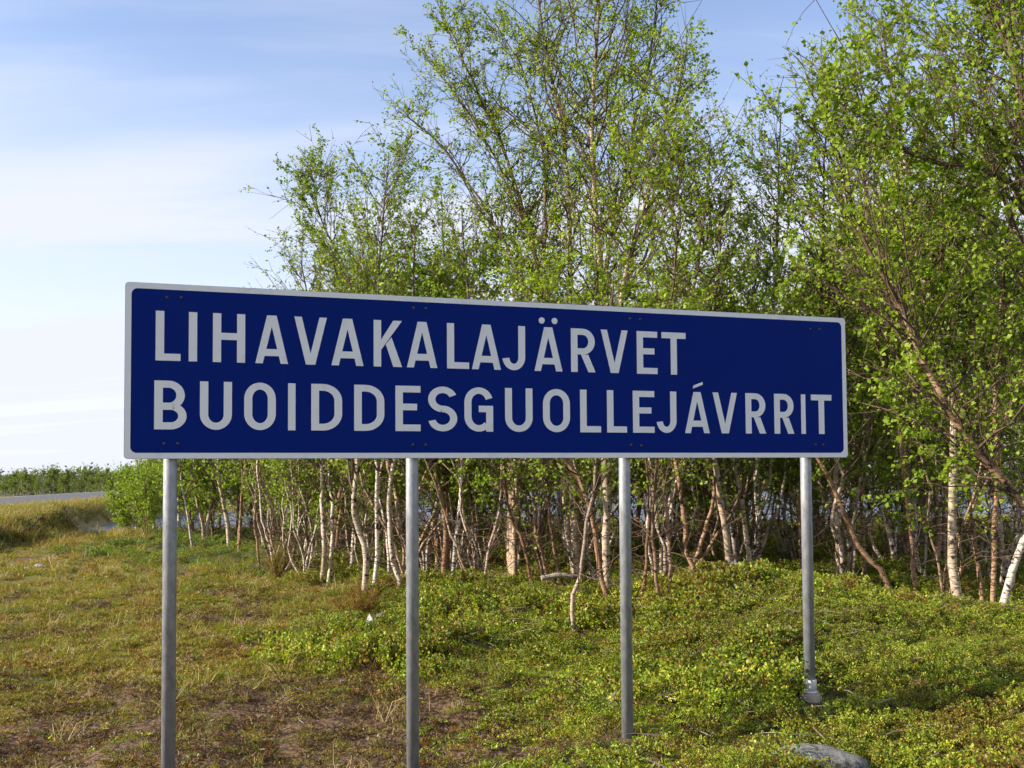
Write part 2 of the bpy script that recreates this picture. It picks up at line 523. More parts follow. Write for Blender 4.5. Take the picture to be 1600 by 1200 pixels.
# ------------------------------------------------------------------ the sign
SH = 0.95
def sign_frame():
    def fit(pt, pb):
        a, b_ = ray(*pt), ray(*pb)
        d = SH / (a[2] - b_[2])
        return at(*pb, d), at(*pt, d)
    BL, TL = fit((197, 440), (192, 717))
    BR, TR = fit((1319, 497), (1326, 715))
    L = (BL + TL) / 2
    Rr = (BR + TR) / 2
    zc_ = (L[2] + Rr[2]) / 2
    u = Rr - L
    u[2] = 0
    return np.array([L[0], L[1], zc_ - SH / 2]), u
S0, SU = sign_frame()
SW = float(np.linalg.norm(SU))
SU = SU / SW
SN = np.array([SU[1], -SU[0], 0.0])           # towards the camera
def on_sign(px, py):
    r = ray(px, py)
    o_ = np.array([0, 0, EYE])
    t = ((S0 - o_) @ SN) / (r @ SN)
    p = o_ + r * t
    return float((p - S0) @ SU), float(p[2] - S0[2])
sign = thing('place_name_sign', 'long blue sign with white lettering LIHAVAKALAJÄRVET on four steel posts', 'sign')
sign.matrix_world = Matrix(((SU[0], -SN[0], 0, S0[0]), (SU[1], -SN[1], 0, S0[1]), (0, 0, 1, S0[2]), (0, 0, 0, 1)))
# local axes of the sign: x along the board, -y towards the viewer, z up
def rrect(x0, z0, x1, z1, r, n=6):
    pts = []
    for cx, cz, a0 in ((x1 - r, z0 + r, -90), (x1 - r, z1 - r, 0), (x0 + r, z1 - r, 90), (x0 + r, z0 + r, 180)):
        for k in range(n + 1):
            a = math.radians(a0 + 90 * k / n)
            pts.append((cx + r * math.cos(a), cz + r * math.sin(a)))
    return pts
def prism(name, pts, y0, y1, mat, parent, mat_side=None):
    """closed outline in x,z; front face at y0 (towards the viewer), back at y1"""
    n = len(pts)
    me = bpy.data.meshes.new(name)
    V = [(x, y0, z) for x, z in pts] + [(x, y1, z) for x, z in pts]
    F = [list(range(n)), list(range(2 * n - 1, n - 1, -1))] + [[k, k + n, (k + 1) % n + n, (k + 1) % n] for k in range(n)]
    me.from_pydata(V, [], F)
    me.materials.append(mat)
    if mat_side:
        me.materials.append(mat_side)
        for p in me.polygons:
            if p.index > 0:
                p.material_index = 1
    return link(name, me, parent)
BT = 0.028
panel = prism('panel', rrect(0, 0, SW, SH, 0.020), 0.0, BT, M_BLUE, sign, M_ALU)
# border strip: a raised ring with round corners
bw = 0.032
po, pi_ = rrect(0.0015, 0.0015, SW - 0.0015, SH - 0.0015, 0.019), rrect(bw, bw, SW - bw, SH - bw, 0.032)
n = len(po)
V = [(x, -0.0022, z) for x, z in po] + [(x, -0.0022, z) for x, z in pi_] + [(x, 0.001, z) for x, z in po] + [(x, 0.001, z) for x, z in pi_]
F = []
for k in range(n):
    q = (k + 1) % n
    F += [[k, q, q + n, k + n], [k + n, q + n, q + 3 * n, k + 3 * n], [q, k, k + 2 * n, q + 2 * n]]
me = bpy.data.meshes.new('border')
me.from_pydata(V, [], F)
me.materials.append(M_WHITE)
link('border', me, sign)

# letters, drawn as cut film pieces
ST, SB = 0.0435, 0.0385          # upright and level stroke
def arc(cx, cy, rx, ry, a0, a1, n=10, s=ST, b_=SB):
    out = []
    for k in range(n):
        p, q = math.radians(a0 + (a1 - a0) * k / n), math.radians(a0 + (a1 - a0) * (k + 1) / n)
        f = lambda a, x, y: (cx + x * math.cos(a), cy + y * math.sin(a))
        out.append([f(p, rx, ry), f(q, rx, ry), f(q, rx - s, ry - b_), f(p, rx - s, ry - b_)])
    return out
def rc(x0, y0, x1, y1):
    return [[(x0, y0), (x1, y0), (x1, y1), (x0, y1)]]
def glyph(ch, W, H):
    s, b_ = ST, SB
    h = W / 2
    if ch == 'I':
        return rc(0, 0, W, H)
    if ch == 'L':
        return rc(0, 0, s, H) + rc(s, 0, W, b_)
    if ch == 'H':
        return rc(0, 0, s, H) + rc(W - s, 0, W, H) + rc(s, 0.46 * H, W - s, 0.46 * H + b_)
    if ch == 'T':
        return rc(0, H - b_, W, H) + rc(h - s / 2, 0, h + s / 2, H - b_)
    if ch == 'E':
        return rc(0, 0, s, H) + rc(s, 0, W, b_) + rc(s, H - b_, W, H) + rc(s, 0.46 * H, W * 0.86, 0.46 * H + b_)
    if ch in 'AÄÁV':
        a = 0.145 * W
        k = h - 0.77 * (h - a)
        yi = 0.77 * H
        inx = lambda y: k + (h - k) * y / yi
        g = [[(0, 0), (k, 0), (h, yi), (h, H), (h - a, H)], [(W, 0), (h + a, H), (h, H), (h, yi), (W - k, 0)]]
        if ch == 'V':
            return [[(x, H - y) for x, y in q][::-1] for q in g]
        y0, y1 = 0.155 * H, 0.155 * H + b_ * 1.02
        g.append([(inx(y0), y0), (W - inx(y0), y0), (W - inx(y1), y1), (inx(y1), y1)])
        if ch == 'Ä':
            for c in (h - 0.042, h + 0.042):
                g.append([(c + 0.0195 * math.cos(t * math.pi / 9), H + 0.040 + 0.0195 * math.sin(t * math.pi / 9)) for t in range(18)])
        if ch == 'Á':
            g.append([(h - 0.030, H + 0.022), (h - 0.024, H + 0.042), (h + 0.042, H + 0.066), (h + 0.042, H + 0.048)])
        return g
    if ch == 'K':
        k = s * 1.18
        return rc(0, 0, s, H) + [[(s, 0.36 * H), (s, 0.58 * H), (W - k, H), (W, H)], [(s + 0.22 * (W - s), 0.485 * H), (s + 0.50 * (W - s), 0.635 * H), (W, 0), (W - k, 0)]]
    if ch == 'J':
        rx, ry = h, 0.30 * H
        return rc(W - s, ry, W, H) + arc(h, ry, rx, ry, 0, -90) + arc(h, ry, rx, ry, -90, -172, 9)
    if ch == 'U':
        ry = 0.32 * H
        return rc(0, ry, s, H) + rc(W - s, ry, W, H) + arc(h, ry, h, ry, 180, 360, 18)
    if ch == 'O':
        ry = 0.34 * H
        return rc(0, ry, s, H - ry) + rc(W - s, ry, W, H - ry) + arc(h, ry, h, ry, 180, 360, 18) + arc(h, H - ry, h, ry, 0, 180, 18)
    if ch == 'D':
        rx, ry = 0.62 * W, 0.36 * H
        return (rc(0, 0, s, H) + rc(s, 0, W - rx, b_) + rc(s, H - b_, W - rx, H) + rc(W - s, ry, W, H - ry)
                + arc(W - rx, ry, rx, ry, -90, 0) + arc(W - rx, H - ry, rx, ry, 0, 90))
    if ch in 'BR':
        mid = 0.475 * H
        ry = (H - mid + b_ * 0.5) / 2
        cy = H - ry
        rx = 0.50 * W
        wt = W * (0.94 if ch == 'B' else 0.98)
        g = rc(0, 0, s, H) + rc(s, H - b_, wt - rx, H) + rc(s, H - 2 * ry, wt - rx, H - 2 * ry + b_) + arc(wt - rx, cy, rx, ry, -90, 90, 16)
        if ch == 'B':
            ry2 = (H - 2 * ry + b_) / 2
            g += rc(s, 0, W - rx, b_) + arc(W - rx, ry2, rx, ry2, -90, 90, 16)
        else:
            y = H - 2 * ry
            k = s * 1.08
            g.append([(0.40 * W, y), (0.40 * W + k * 1.05, y), (W, 0), (W - k, 0)])
        return g
    if ch == 'S':
        ry = (H + b_) / 4
        return (arc(h, H - ry, h, ry, 22, 90, 8) + arc(h, H - ry, h, ry, 90, 180, 10) + arc(h, H - ry, h, ry, 180, 262, 9)
                + arc(h, ry, h, ry, 98, 0, 10) + arc(h, ry, h, ry, 0, -90, 10) + arc(h, ry, h, ry, -90, -168, 9)
                )
    if ch == 'G':
        ry = 0.34 * H
        return (rc(0, ry, s, H - ry) + arc(h, H - ry, h, ry, 18, 180, 16) + arc(h, ry, h, ry, 180, 318, 14)
                + rc(W - s, 0, W, 0.44 * H) + rc(h, 0.44 * H, W, 0.44 * H + b_))
    raise ValueError(ch)
LETTER_MESH = {}
def letter(ch, x0, x1, z0, z1):
    W, H = x1 - x0, z1 - z0
    V, F = [], []
    for i, poly in enumerate(glyph(ch, W, H)):
        area = sum(poly[k][0] * poly[(k + 1) % len(poly)][1] - poly[(k + 1) % len(poly)][0] * poly[k][1] for k in range(len(poly)))
        if area < 0:
            poly = poly[::-1]
        k, m_ = len(V), len(poly)
        y = -0.0012 - 0.00004 * (i % 5)
        V += [(x, y, z) for x, z in poly] + [(x, 0.0006, z) for x, z in poly]
        F += [list(range(k, k + m_))] + [[k + q, k + m_ + q, k + m_ + (q + 1) % m_, k + (q + 1) % m_] for q in range(m_)]
    me = bpy.data.meshes.new('letter')
    me.from_pydata(V, [], F)
    me.materials.append(M_WHITE)
    o_ = link('letter', me, panel)
    o_.location = (x0, 0, z0)
    o_['label'] = 'white capital letter ' + ch
z6 = lambda x: 180 + x * 0.3625
z7 = lambda x: 700 + x * 0.4
LINE1 = [('L', z6(174), z6(282)), ('I', z6(317), z6(353)), ('H', z6(421), z6(560)), ('A', z6(604), z6(745)), ('V', z6(772), z6(912)), ('A', z6(932), z6(1070)),
         ('K', z6(1114), z6(1236)), ('A', z6(1257), z6(1388)), ('L', z6(1430), z6(1525)), ('A', z7(93), z7(206)), ('J', z7(212), z7(301)), ('Ä', z7(337), z7(446)),
         ('R', z7(480), z7(575)), ('V', z7(597), z7(702)), ('E', z7(737), z7(817)), ('T', z7(834), z7(928))]
LINE2 = [('B', z6(168), z6(308)), ('U', z6(365), z6(503)), ('O', z6(556), z6(692)), ('I', z6(745), z6(777)), ('D', z6(845), z6(978)), ('D', z6(1030), z6(1160)),
         ('E', z6(1208), z6(1316)), ('S', z6(1349), z6(1474)), ('G', z7(64), z7(176)), ('U', z7(223), z7(330)), ('O', z7(371), z7(476)), ('L', z7(516), z7(597)),
         ('L', z7(621), z7(698)), ('E', z7(722), z7(806)), ('J', z7(814), z7(892)), ('Á', z7(925), z7(1021)), ('V', z7(1034), z7(1129)), ('R', z7(1162), z7(1241)),
         ('R', z7(1274), z7(1351)), ('I', z7(1379), z7(1396)), ('T', z7(1418), z7(1498))]
for line, v0, v1, pyl in ((LINE1, 0.441, 0.157, 540), (LINE2, 0.833, 0.555, 640)):
    for ch, a, b_ in line:
        letter(ch, on_sign(a, pyl)[0], on_sign(b_, pyl)[0], SH * (1 - v0), SH * (1 - v1))

def revolve(name, prof, mat, parent, seg=20, loc=(0, 0, 0), rot=None, smooth=True):
    """prof: [(radius, z)] from bottom to top, ends closed"""
    V, F = [], []
    for r, z in prof:
        V += [(r * math.cos(2 * math.pi * k / seg), r * math.sin(2 * math.pi * k / seg), z) for k in range(seg)]
    for i in range(len(prof) - 1):
        F += [[i * seg + k, i * seg + (k + 1) % seg, (i + 1) * seg + (k + 1) % seg, (i + 1) * seg + k] for k in range(seg)]
    F += [list(range(seg))[::-1], [(len(prof) - 1) * seg + k for k in range(seg)]]
    me = bpy.data.meshes.new(name)
    me.from_pydata(V, [], F)
    me.materials.append(mat)
    if smooth:
        for p in me.polygons:
            p.use_smooth = len(p.vertices) == 4
    o_ = link(name, me, parent)
    o_.location = loc
    if rot:
        o_.rotation_euler = rot
    return o_
# four posts behind the board
POST_R = 0.0365
posts = []
for px in (265.0, 647.0, 982.0, 1267.5):
    x = on_sign(px, 730)[0] + 0.003
    yb = BT + POST_R + 0.001
    w = S0 + SU * x - SN * yb
    g = float(gz(w[0], w[1])[0])
    zb = g - S0[2]
    top = SH - 0.12
    p = revolve('post', [(POST_R, zb - 0.35), (POST_R, top - 0.004), (POST_R - 0.004, top)], M_STEEL, sign, 28, (x, yb, 0))
    posts.append((x, yb, zb, p))
x, yb, zb, p4 = posts[3]
z1 = on_sign(1271, 1090)[1] + 0.0
revolve('collar', [(0.045, zb + 0.035), (0.0455, zb + 0.10), (0.043, zb + 0.115), (0.0387, zb + 0.116)], M_SLEEVE, p4, 28)
revolve('ring', [(0.050, zb + 0.028), (0.053, zb + 0.034), (0.050, zb + 0.041)], M_CARTON, p4, 28)
revolve('concrete_foot', [(0.082, zb - 0.3), (0.076, zb + 0.006), (0.066, zb + 0.026), (0.04, zb + 0.027)], M_CONC, p4, 18)
# pairs of bolts at each post
for pairs in ([(261, 465), (283, 465)], [(646, 481), (665, 482)], [(984, 498), (1000, 499)], [(1266, 514), (1280, 514)],
              [(256, 693), (278, 693)], [(645, 695), (665, 695)], [(986, 695), (1002, 696)], [(1274, 695), (1286, 695)]):
    for px, py in pairs:
        bx, bz = on_sign(px, py)
        revolve('bolt', [(0.0085, 0.0), (0.0082, 0.003), (0.0055, 0.0065), (0.0015, 0.008)], M_BOLT, sign, 12, (bx, 0.0005, bz), (math.pi / 2, 0, 0))

# ------------------------------------------------------------------ birches
def tubes(P, Rr, sides):
    """P (N,n,3) polylines, Rr (N,n) radii -> verts, quads, per-vertex radius"""
    N, n, _ = P.shape
    T = np.gradient(P, axis=1)
    T /= np.maximum(np.linalg.norm(T, axis=2, keepdims=True), 1e-9)
    ch = P[:, -1] - P[:, 0]
    ch = ch / np.maximum(np.linalg.norm(ch, axis=1, keepdims=True), 1e-9)
    ref = np.where(np.abs(ch[:, 2:3]) > 0.6, np.array([0.31, 0.95, 0.0]), np.array([0.1, 0.05, 1.0]))[:, None]
    ref = np.broadcast_to(ref, T.shape)
    A = np.cross(T, ref)
    A /= np.maximum(np.linalg.norm(A, axis=2, keepdims=True), 1e-9)
    B = np.cross(T, A)
    th = 2 * np.pi * np.arange(sides) / sides
    V = P[:, :, None] + Rr[:, :, None, None] * (A[:, :, None] * np.cos(th)[None, None, :, None] + B[:, :, None] * np.sin(th)[None, None, :, None])
    i, j, k = np.meshgrid(np.arange(N), np.arange(n - 1), np.arange(sides), indexing='ij')
    k2 = (k + 1) % sides
    idx = lambda a, b_, c: (a * n + b_) * sides + c
    F = np.stack([idx(i, j, k), idx(i, j, k2), idx(i, j + 1, k2), idx(i, j + 1, k)], -1).reshape(-1, 4)
    return V.reshape(-1, 3), F, np.repeat(Rr.ravel(), sides)
def leaves(C, D, size, rng, tint):
    """C centres (N,3), D outward direction (N,3): folded pointed leaves of four corners"""
    N = len(C)
    ax = D * 0.5 + rng.normal(0, 0.7, (N, 3))
    ax[:, 2] -= 0.25
    ax /= np.linalg.norm(ax, axis=1)[:, None]
    nrm = rng.normal(0, 1, (N, 3))
    nrm[:, 2] = np.abs(nrm[:, 2]) + 0.35
    side = np.cross(ax, nrm)
    side /= np.maximum(np.linalg.norm(side, axis=1)[:, None], 1e-6)
    up = np.cross(side, ax)
    L = (size * rng.uniform(0.5, 1.4, N))[:, None]
    base = C
    tip = C + ax * L
    mid = C + ax * L * 0.42
    w = L * 0.40
    V = np.stack([base, mid - side * w + up * w * 0.3, tip, mid + side * w + up * w * 0.3], 1)
    F = np.arange(N * 4).reshape(N, 4)
    return V.reshape(-1, 3), F, np.repeat(tint, 4)
def grow(stems, rng, cb=0.3, nb=34, bl=1.4, k2=9, nl=9, leaf=0.042, elev=(20, 58), trunk_sides=9, spread=1.0, ctop=1.0):
    """stems: [(points (n,3), radius)].  Returns trunk, branch and crown arrays"""
    tP, tR, bP1, bR1, bP2, bR2, LC, LD, LT = [], [], [], [], [], [], [], [], []
    for P, r0 in stems:
        n = 22
        S = resample(P, n)
        ln = np.linalg.norm(np.diff(S, axis=0), axis=1).sum()
        t = np.linspace(0, 1, n)
        wob = rng.normal(0, 1, (n, 3)) * (0.004 * ln / 4 + 0.004)
        wob[0] = 0
        S = S + wob
        Rr = r0 * (1 - t) ** 0.75 * 0.94 + 0.006
        Rr[0] *= 1.25
        Rr = Rr * rng.uniform(0.94, 1.06, n)
        tP.append(S)
        tR.append(Rr)
        m_ = max(6, int(nb * min(1.6, max(0.5, ln / 6))))
        cb_ = cb
        tb = cb + (1 - cb) * rng.rand(m_) ** 0.85 * 0.98
        f = tb * (n - 1)
        i = np.minimum(f.astype(int), n - 2)
        o_ = S[i] + (S[i + 1] - S[i]) * (f - i)[:, None]
        ax = S[i + 1] - S[i]
        ax /= np.linalg.norm(ax, axis=1)[:, None]
        az = rng.rand(m_) * 2 * np.pi
        el = np.radians(rng.uniform(elev[0], elev[1], m_))
        d = np.stack([np.cos(az) * np.cos(el), np.sin(az) * np.cos(el), np.sin(el)], 1) * spread + ax * 0.45
        d /= np.linalg.norm(d, axis=1)[:, None]
        rel = (tb - cb) / (1 - cb)
        L = bl * (0.35 + 0.85 * np.sin(np.pi * np.clip(rel * 0.82 + 0.16, 0, 1))) * rng.uniform(0.55, 1.2, m_) * ctop
        s = np.linspace(0, 1, 6)
        bend = rng.normal(0, 0.20, (m_, 3))
        bend[:, 2] += 0.22
        B = o_[:, None] + L[:, None, None] * (d[:, None] * s[None, :, None] + bend[:, None] * (s ** 2)[None, :, None])
        B[:, 1:] += rng.normal(0, 0.022, (m_, 5, 3)) * L[:, None, None]
        rb = np.minimum(0.55 * np.interp(f, np.arange(n), Rr), 0.005 + 0.008 * L)
        bP1.append(B)
        bR1.append(rb[:, None] * (1 - 0.8 * s)[None])
        nd_ = 8
        tt = rng.uniform(0.04, max(0.12, cb * 1.1), nd_) * (n - 1)
        ii = np.minimum(tt.astype(int), n - 2)
        oo = S[ii] + (S[ii + 1] - S[ii]) * (tt - ii)[:, None]
        az3, el3 = rng.rand(nd_) * 6.283, np.radians(rng.uniform(-20, 60, nd_))
        d3 = np.stack([np.cos(az3) * np.cos(el3), np.sin(az3) * np.cos(el3), np.sin(el3)], 1)
        L3 = rng.uniform(0.25, 1.2, nd_)
        B3 = oo[:, None] + L3[:, None, None] * (d3[:, None] * s[None, :, None] + rng.normal(0, 0.2, (nd_, 1, 3)) * (s ** 2)[None, :, None])
        B3[:, 1:] += rng.normal(0, 0.03, (nd_, 5, 3)) * L3[:, None, None]
        bP1.append(B3)
        bR1.append(np.broadcast_to(np.linspace(0.0065, 0.002, 6), (nd_, 6)))
        # twigs
        q = rng.uniform(0.18, 1.0, (m_, k2))
        fq = q * 5
        iq = np.minimum(fq.astype(int), 4)
        bi = np.arange(m_)[:, None]
        c0, c1 = B[bi, iq], B[bi, iq + 1]
        o2 = (c0 + (c1 - c0) * (fq - iq)[..., None]).reshape(-1, 3)
        ax2 = (c1 - c0).reshape(-1, 3)
        ax2 /= np.maximum(np.linalg.norm(ax2, axis=1)[:, None], 1e-6)
        M2 = len(o2)
        d2 = ax2 * 0.75 + rng.normal(0, 0.55, (M2, 3))
        d2 /= np.linalg.norm(d2, axis=1)[:, None]
        L2 = np.repeat(L, k2) * rng.uniform(0.16, 0.42, M2) * (1.15 - 0.5 * q.ravel()) + 0.06
        s2 = np.linspace(0, 1, 4)
        bend2 = rng.normal(0, 0.22, (M2, 3))
        T2 = o2[:, None] + L2[:, None, None] * (d2[:, None] * s2[None, :, None] + bend2[:, None] * (s2 ** 2)[None, :, None])
        bP2.append(T2)
        bR2.append(np.broadcast_to(np.linspace(0.0042, 0.0018, 4), (M2, 4)))
        # leaves in little sprays along the twigs
        cnt = np.maximum(1, rng.poisson(nl * np.clip(L2 / 0.32, 0.4, 1.8) * np.repeat(rng.gamma(2.2, 0.45, m_), k2) * rng.gamma(3.0, 0.33, M2)))
        k = np.repeat(np.arange(M2), cnt)
        Nn = len(k)
        u = rng.uniform(0.12, 1.05, Nn)
        fu = np.minimum(u, 0.999) * 3
        iu = fu.astype(int)
        pos = T2[k, iu] + (T2[k, iu + 1] - T2[k, iu]) * (fu - iu)[:, None] + rng.normal(0, 0.018, (Nn, 3))
        LC.append(pos)
        LD.append(d2[k])
        spray = np.clip(rng.normal(0.45, 0.22, M2), 0, 1)[k]
        LT.append(np.clip(spray + rng.normal(0, 0.16, Nn), 0, 1))
    tr = tubes(np.stack(tP), np.stack(tR), trunk_sides)
    v1, f1, r1 = tubes(np.concatenate(bP1), np.concatenate(bR1), 5)
    v2, f2, r2 = tubes(np.concatenate(bP2), np.concatenate(bR2), 3)
    br = (np.vstack([v1, v2]), np.vstack([f1, f2 + len(v1)]), np.r_[r1, r2])
    C, D, Tt = np.concatenate(LC), np.concatenate(LD), np.concatenate(LT)
    lv = leaves(C, D, leaf, rng, Tt)
    return tr, br, lv
def tree_parts(root, data, origin, bark_mat, leaf_mat=None):
    tr, br, lv = data
    o3 = np.asarray(origin)
    link('trunk', fast_mesh('trunk', tr[0] - o3, tr[1], bark_mat, True, {'rad': tr[2]}), root)
    link('branches', fast_mesh('branches', br[0] - o3, br[1], M_TWIG, True, {'rad': br[2]}), root, kind='stuff')
    link('crown', fast_mesh('crown', lv[0] - o3, lv[1], leaf_mat or M_LEAF, False, {'tint': lv[2]}), root, kind='stuff')

TREES = []
def birch(label, stems, seed, mat=None, cb=0.3, group='birches of the copse behind the sign', depth=None, lean=0.0, **kw):
    """stems: [(stem width in photo pixels, [(px, py), ...] from the ground up)]"""
    rng = np.random.RandomState(seed)
    base = None
    S = []
    for w, pts in stems:
        g = ground_hit(*pts[0])
        if depth is not None:                      # foot hidden behind the mound
            g = at(pts[0][0], pts[0][1], depth)
            g[2] = gz(g[0], g[1])[0]
        d0 = g[1]
        if base is None:
            base = g
        P = [g - np.array([0, 0, 0.15]), g]
        hgt = max(1.0, abs(pts[0][1] - pts[-1][1]))
        drift = rng.uniform(-0.5, 0.5) + lean
        for k, (px, py) in enumerate(pts[1:]):
            fr = (pts[0][1] - py) / hgt
            P.append(at(px, py, d0 + drift * fr + rng.normal(0, 0.05)))
        S.append((np.array(P), w * 0.80 / 2.0 * d0 / FPX))
    root = thing('birch_tree', label, 'tree', tuple(base), group)
    tree_parts(root, grow(S, rng, cb=cb * 0.78, elev=(2, 58), **kw), base, mat or M_BARK)
    TREES.append(root)
    return root
B_ = birch
lo = dict(leaf=0.06, k2=10, nl=11)
# --- left copse, far down by the water
B_('small bushy birch at the left edge of the copse, beside the stream', [(5, [(214, 832), (206, 790), (201, 748)])], 1, cb=0.08, nb=90, bl=0.8, **lo)
B_('low birch second from the left end of the copse, left of the first post', [(6, [(241, 834), (240, 790), (237, 722)])], 2, cb=0.14, nb=80, bl=1.2, **lo)
B_('bushy birch standing directly behind the first sign post', [(6, [(262, 836), (264, 790), (262, 706)])], 61, cb=0.12, nb=70, bl=1.2, **lo)
B_('leftmost little birch overhanging the stream mouth', [(4, [(192, 832), (190, 800), (188, 768)]), (4, [(198, 832), (205, 790), (212, 752)])], 62, cb=0.08, nb=80, bl=0.75, **lo)
B_('leafy birch midway between first post and crooked white trunk', [(6, [(303, 840), (300, 790), (305, 640)])], 63, cb=0.15, nb=70, bl=1.2, **lo)
B_('slim birch just right of the first sign post', [(7, [(281, 832), (279, 770), (276, 640)])], 3, cb=0.2, nb=70, bl=1.2, **lo)
B_('twin-stemmed birch low in the copse, a little right of the first post', [(8, [(322, 848), (326, 805), (334, 750), (330, 600)]), (6, [(318, 848), (316, 815), (306, 770), (300, 640)])], 4, cb=0.22, nb=60, bl=1.2, **lo)
B_('white birch with a crooked trunk alone between first post and thicket', [(9, [(358, 856), (356, 815), (347, 775), (341, 730), (346, 560)])], 5, cb=0.3, nb=46, bl=1.3, **lo)
B_('pale straight birch at the far shore end of the thicket left of centre', [(6, [(402, 838), (396, 790), (400, 700), (405, 530)])], 6, cb=0.25, nb=46, bl=1.3, **lo)
B_('thin bowed birch stem in front of the left thicket', [(4, [(405, 894), (402, 850), (399, 800), (412, 640)])], 7, M_COPPER, cb=0.35, nb=30, bl=0.9)
B_('many-stemmed birch bush with thin fanned stems left of the thicket', [(4, [(455, 894), (452, 850), (440, 810), (425, 700)]), (4, [(457, 894), (462, 850), (470, 800), (475, 660)]), (3, [(459, 894), (474, 850), (480, 800), (500, 690)]), (4, [(453, 894), (446, 860), (436, 820), (405, 730)]), (3, [(468, 896), (480, 860), (478, 820), (485, 700)])], 8, M_COPPER, cb=0.35, nb=18, bl=0.8, k2=7)
# --- middle left, between first and second post
B_('straight white birch with dark base, left one of a close pair', [(10, [(503, 910), (506, 850), (503, 780), (502, 710), (490, 540), (470, 400)])], 9, cb=0.28, nb=40, bl=1.2)
B_('slim cream birch, right one of a close pair left of the white trunk', [(7, [(512, 916), (520, 820), (514, 740), (505, 560), (500, 440)])], 10, cb=0.3, nb=36, bl=1.2)
B_('birch whose crown leans left into the sky above the sign', [(8, [(548, 905), (556, 800), (566, 640), (572, 520), (548, 440), (508, 360), (484, 262)])], 11, cb=0.38, nb=72, bl=1.25, leaf=0.042, k2=11, nl=11)
B_('bright white birch trunk with an S bend left of the second post', [(12, [(569, 935), (571, 870), (564, 832), (553, 790), (556, 750), (560, 712), (555, 560), (560, 420)]), (5, [(569, 935), (571, 870), (562, 825), (553, 775), (543, 725), (530, 560)])], 12, cb=0.42, nb=36, bl=1.1)
B_('thin dark-kneed birch just right of the S bent white trunk', [(8, [(585, 918), (590, 840), (588, 740), (590, 470), (598, 350), (608, 245)])], 13, cb=0.34, nb=76, bl=1.2, leaf=0.042, k2=11, nl=11)
B_('white birch curving out from a bent foot, left of second post', [(10, [(627, 918), (613, 870), (609, 800), (612, 740), (640, 560), (650, 340)])], 14, cb=0.36, nb=44, bl=1.15)
B_('white birch leaning left, its foot hidden by the second post', [(11, [(642, 908), (628, 825), (617, 760), (606, 715), (590, 560), (575, 420)])], 15, cb=0.35, nb=40, bl=1.1)
# --- between second and third post
B_('slender birch just right of the second sign post', [(7, [(668, 902), (680, 800), (692, 730), (700, 520), (690, 300)])], 16, cb=0.3, nb=44, bl=1.1)
B_('forked birch with a V of bare stems right of second post', [(9, [(705, 916), (712, 850), (720, 790), (721, 730), (735, 520), (720, 330)]), (5, [(707, 905), (728, 865), (748, 815), (775, 700), (790, 520)]), (5, [(704, 905), (702, 850), (692, 790), (680, 700)])], 17, cb=0.34, nb=34, bl=1.1)
B_('fan-shaped tall birch above the middle of the sign', [(14, [(800, 908), (799, 800), (798, 720), (818, 600), (846, 470), (830, 370), (790, 250), (735, 120), (690, 22)]), (9, [(803, 908), (806, 800), (812, 700), (845, 540), (852, 400), (848, 250), (815, 110), (770, 30)]), (9, [(797, 908), (795, 800), (800, 690), (830, 520), (800, 400), (735, 290), (668, 205), (622, 175)]), (8, [(801, 908), (802, 760), (820, 600), (845, 460), (810, 330), (740, 190), (655, 75)])], 18, cb=0.44, nb=34, bl=0.95, k2=12, nl=11, leaf=0.037)
B_('leaning copper birch stem right of the pale shaded trunk', [(6, [(832, 920), (818, 850), (800, 812), (785, 720), (765, 500)])], 19, M_COPPER, cb=0.35, nb=32, bl=1.0)
B_('pair of thin copper birch stems left of the thick double trunk', [(6, [(858, 914), (842, 850), (834, 780), (828, 700), (800, 430)]), (5, [(853, 914), (840, 860), (845, 790), (850, 700)])], 20, M_COPPER, cb=0.35, nb=30, bl=1.0)
B_('thin bent birch stem close left of the thick double trunk', [(5, [(873, 914), (866, 850), (856, 790), (850, 700), (875, 420)])], 21, M_COPPER, cb=0.36, nb=34, bl=1.0)
B_('tallest birch with thick pale double trunk, rising out of the picture', [(18, [(906, 914), (898, 840), (896, 720), (915, 600), (941, 470), (930, 330), (925, 200), (932, 50), (938, -130)]), (15, [(898, 912), (890, 840), (881, 725), (880, 560), (890, 400), (880, 220), (850, 60), (830, -60)]), (9, [(908, 914), (905, 780), (925, 560), (950, 400), (985, 230), (1015, 80), (1030, -40)])], 22, cb=0.40, nb=50, bl=1.15, k2=12, nl=11, leaf=0.037)
B_('thick cream birch standing close left of the third post', [(15, [(949, 955), (948, 850), (946, 720), (955, 560), (985, 400), (1035, 220), (1075, 75)])], 23, cb=0.42, nb=60, bl=1.15, k2=11, nl=11, leaf=0.038)
B_('orange-lit birch leaning left across the thick trunks', [(10, [(952, 958), (936, 880), (921, 790), (904, 748), (885, 715), (850, 600), (830, 500)])], 24, M_COPPER, cb=0.45, nb=30, bl=0.9)
B_('crooked zigzag birch in front of the others, left of third post', [(7, [(898, 996), (893, 945), (905, 900), (914, 845), (921, 795), (929, 740), (945, 560), (960, 430)])], 25, cb=0.42, nb=30, bl=0.9)
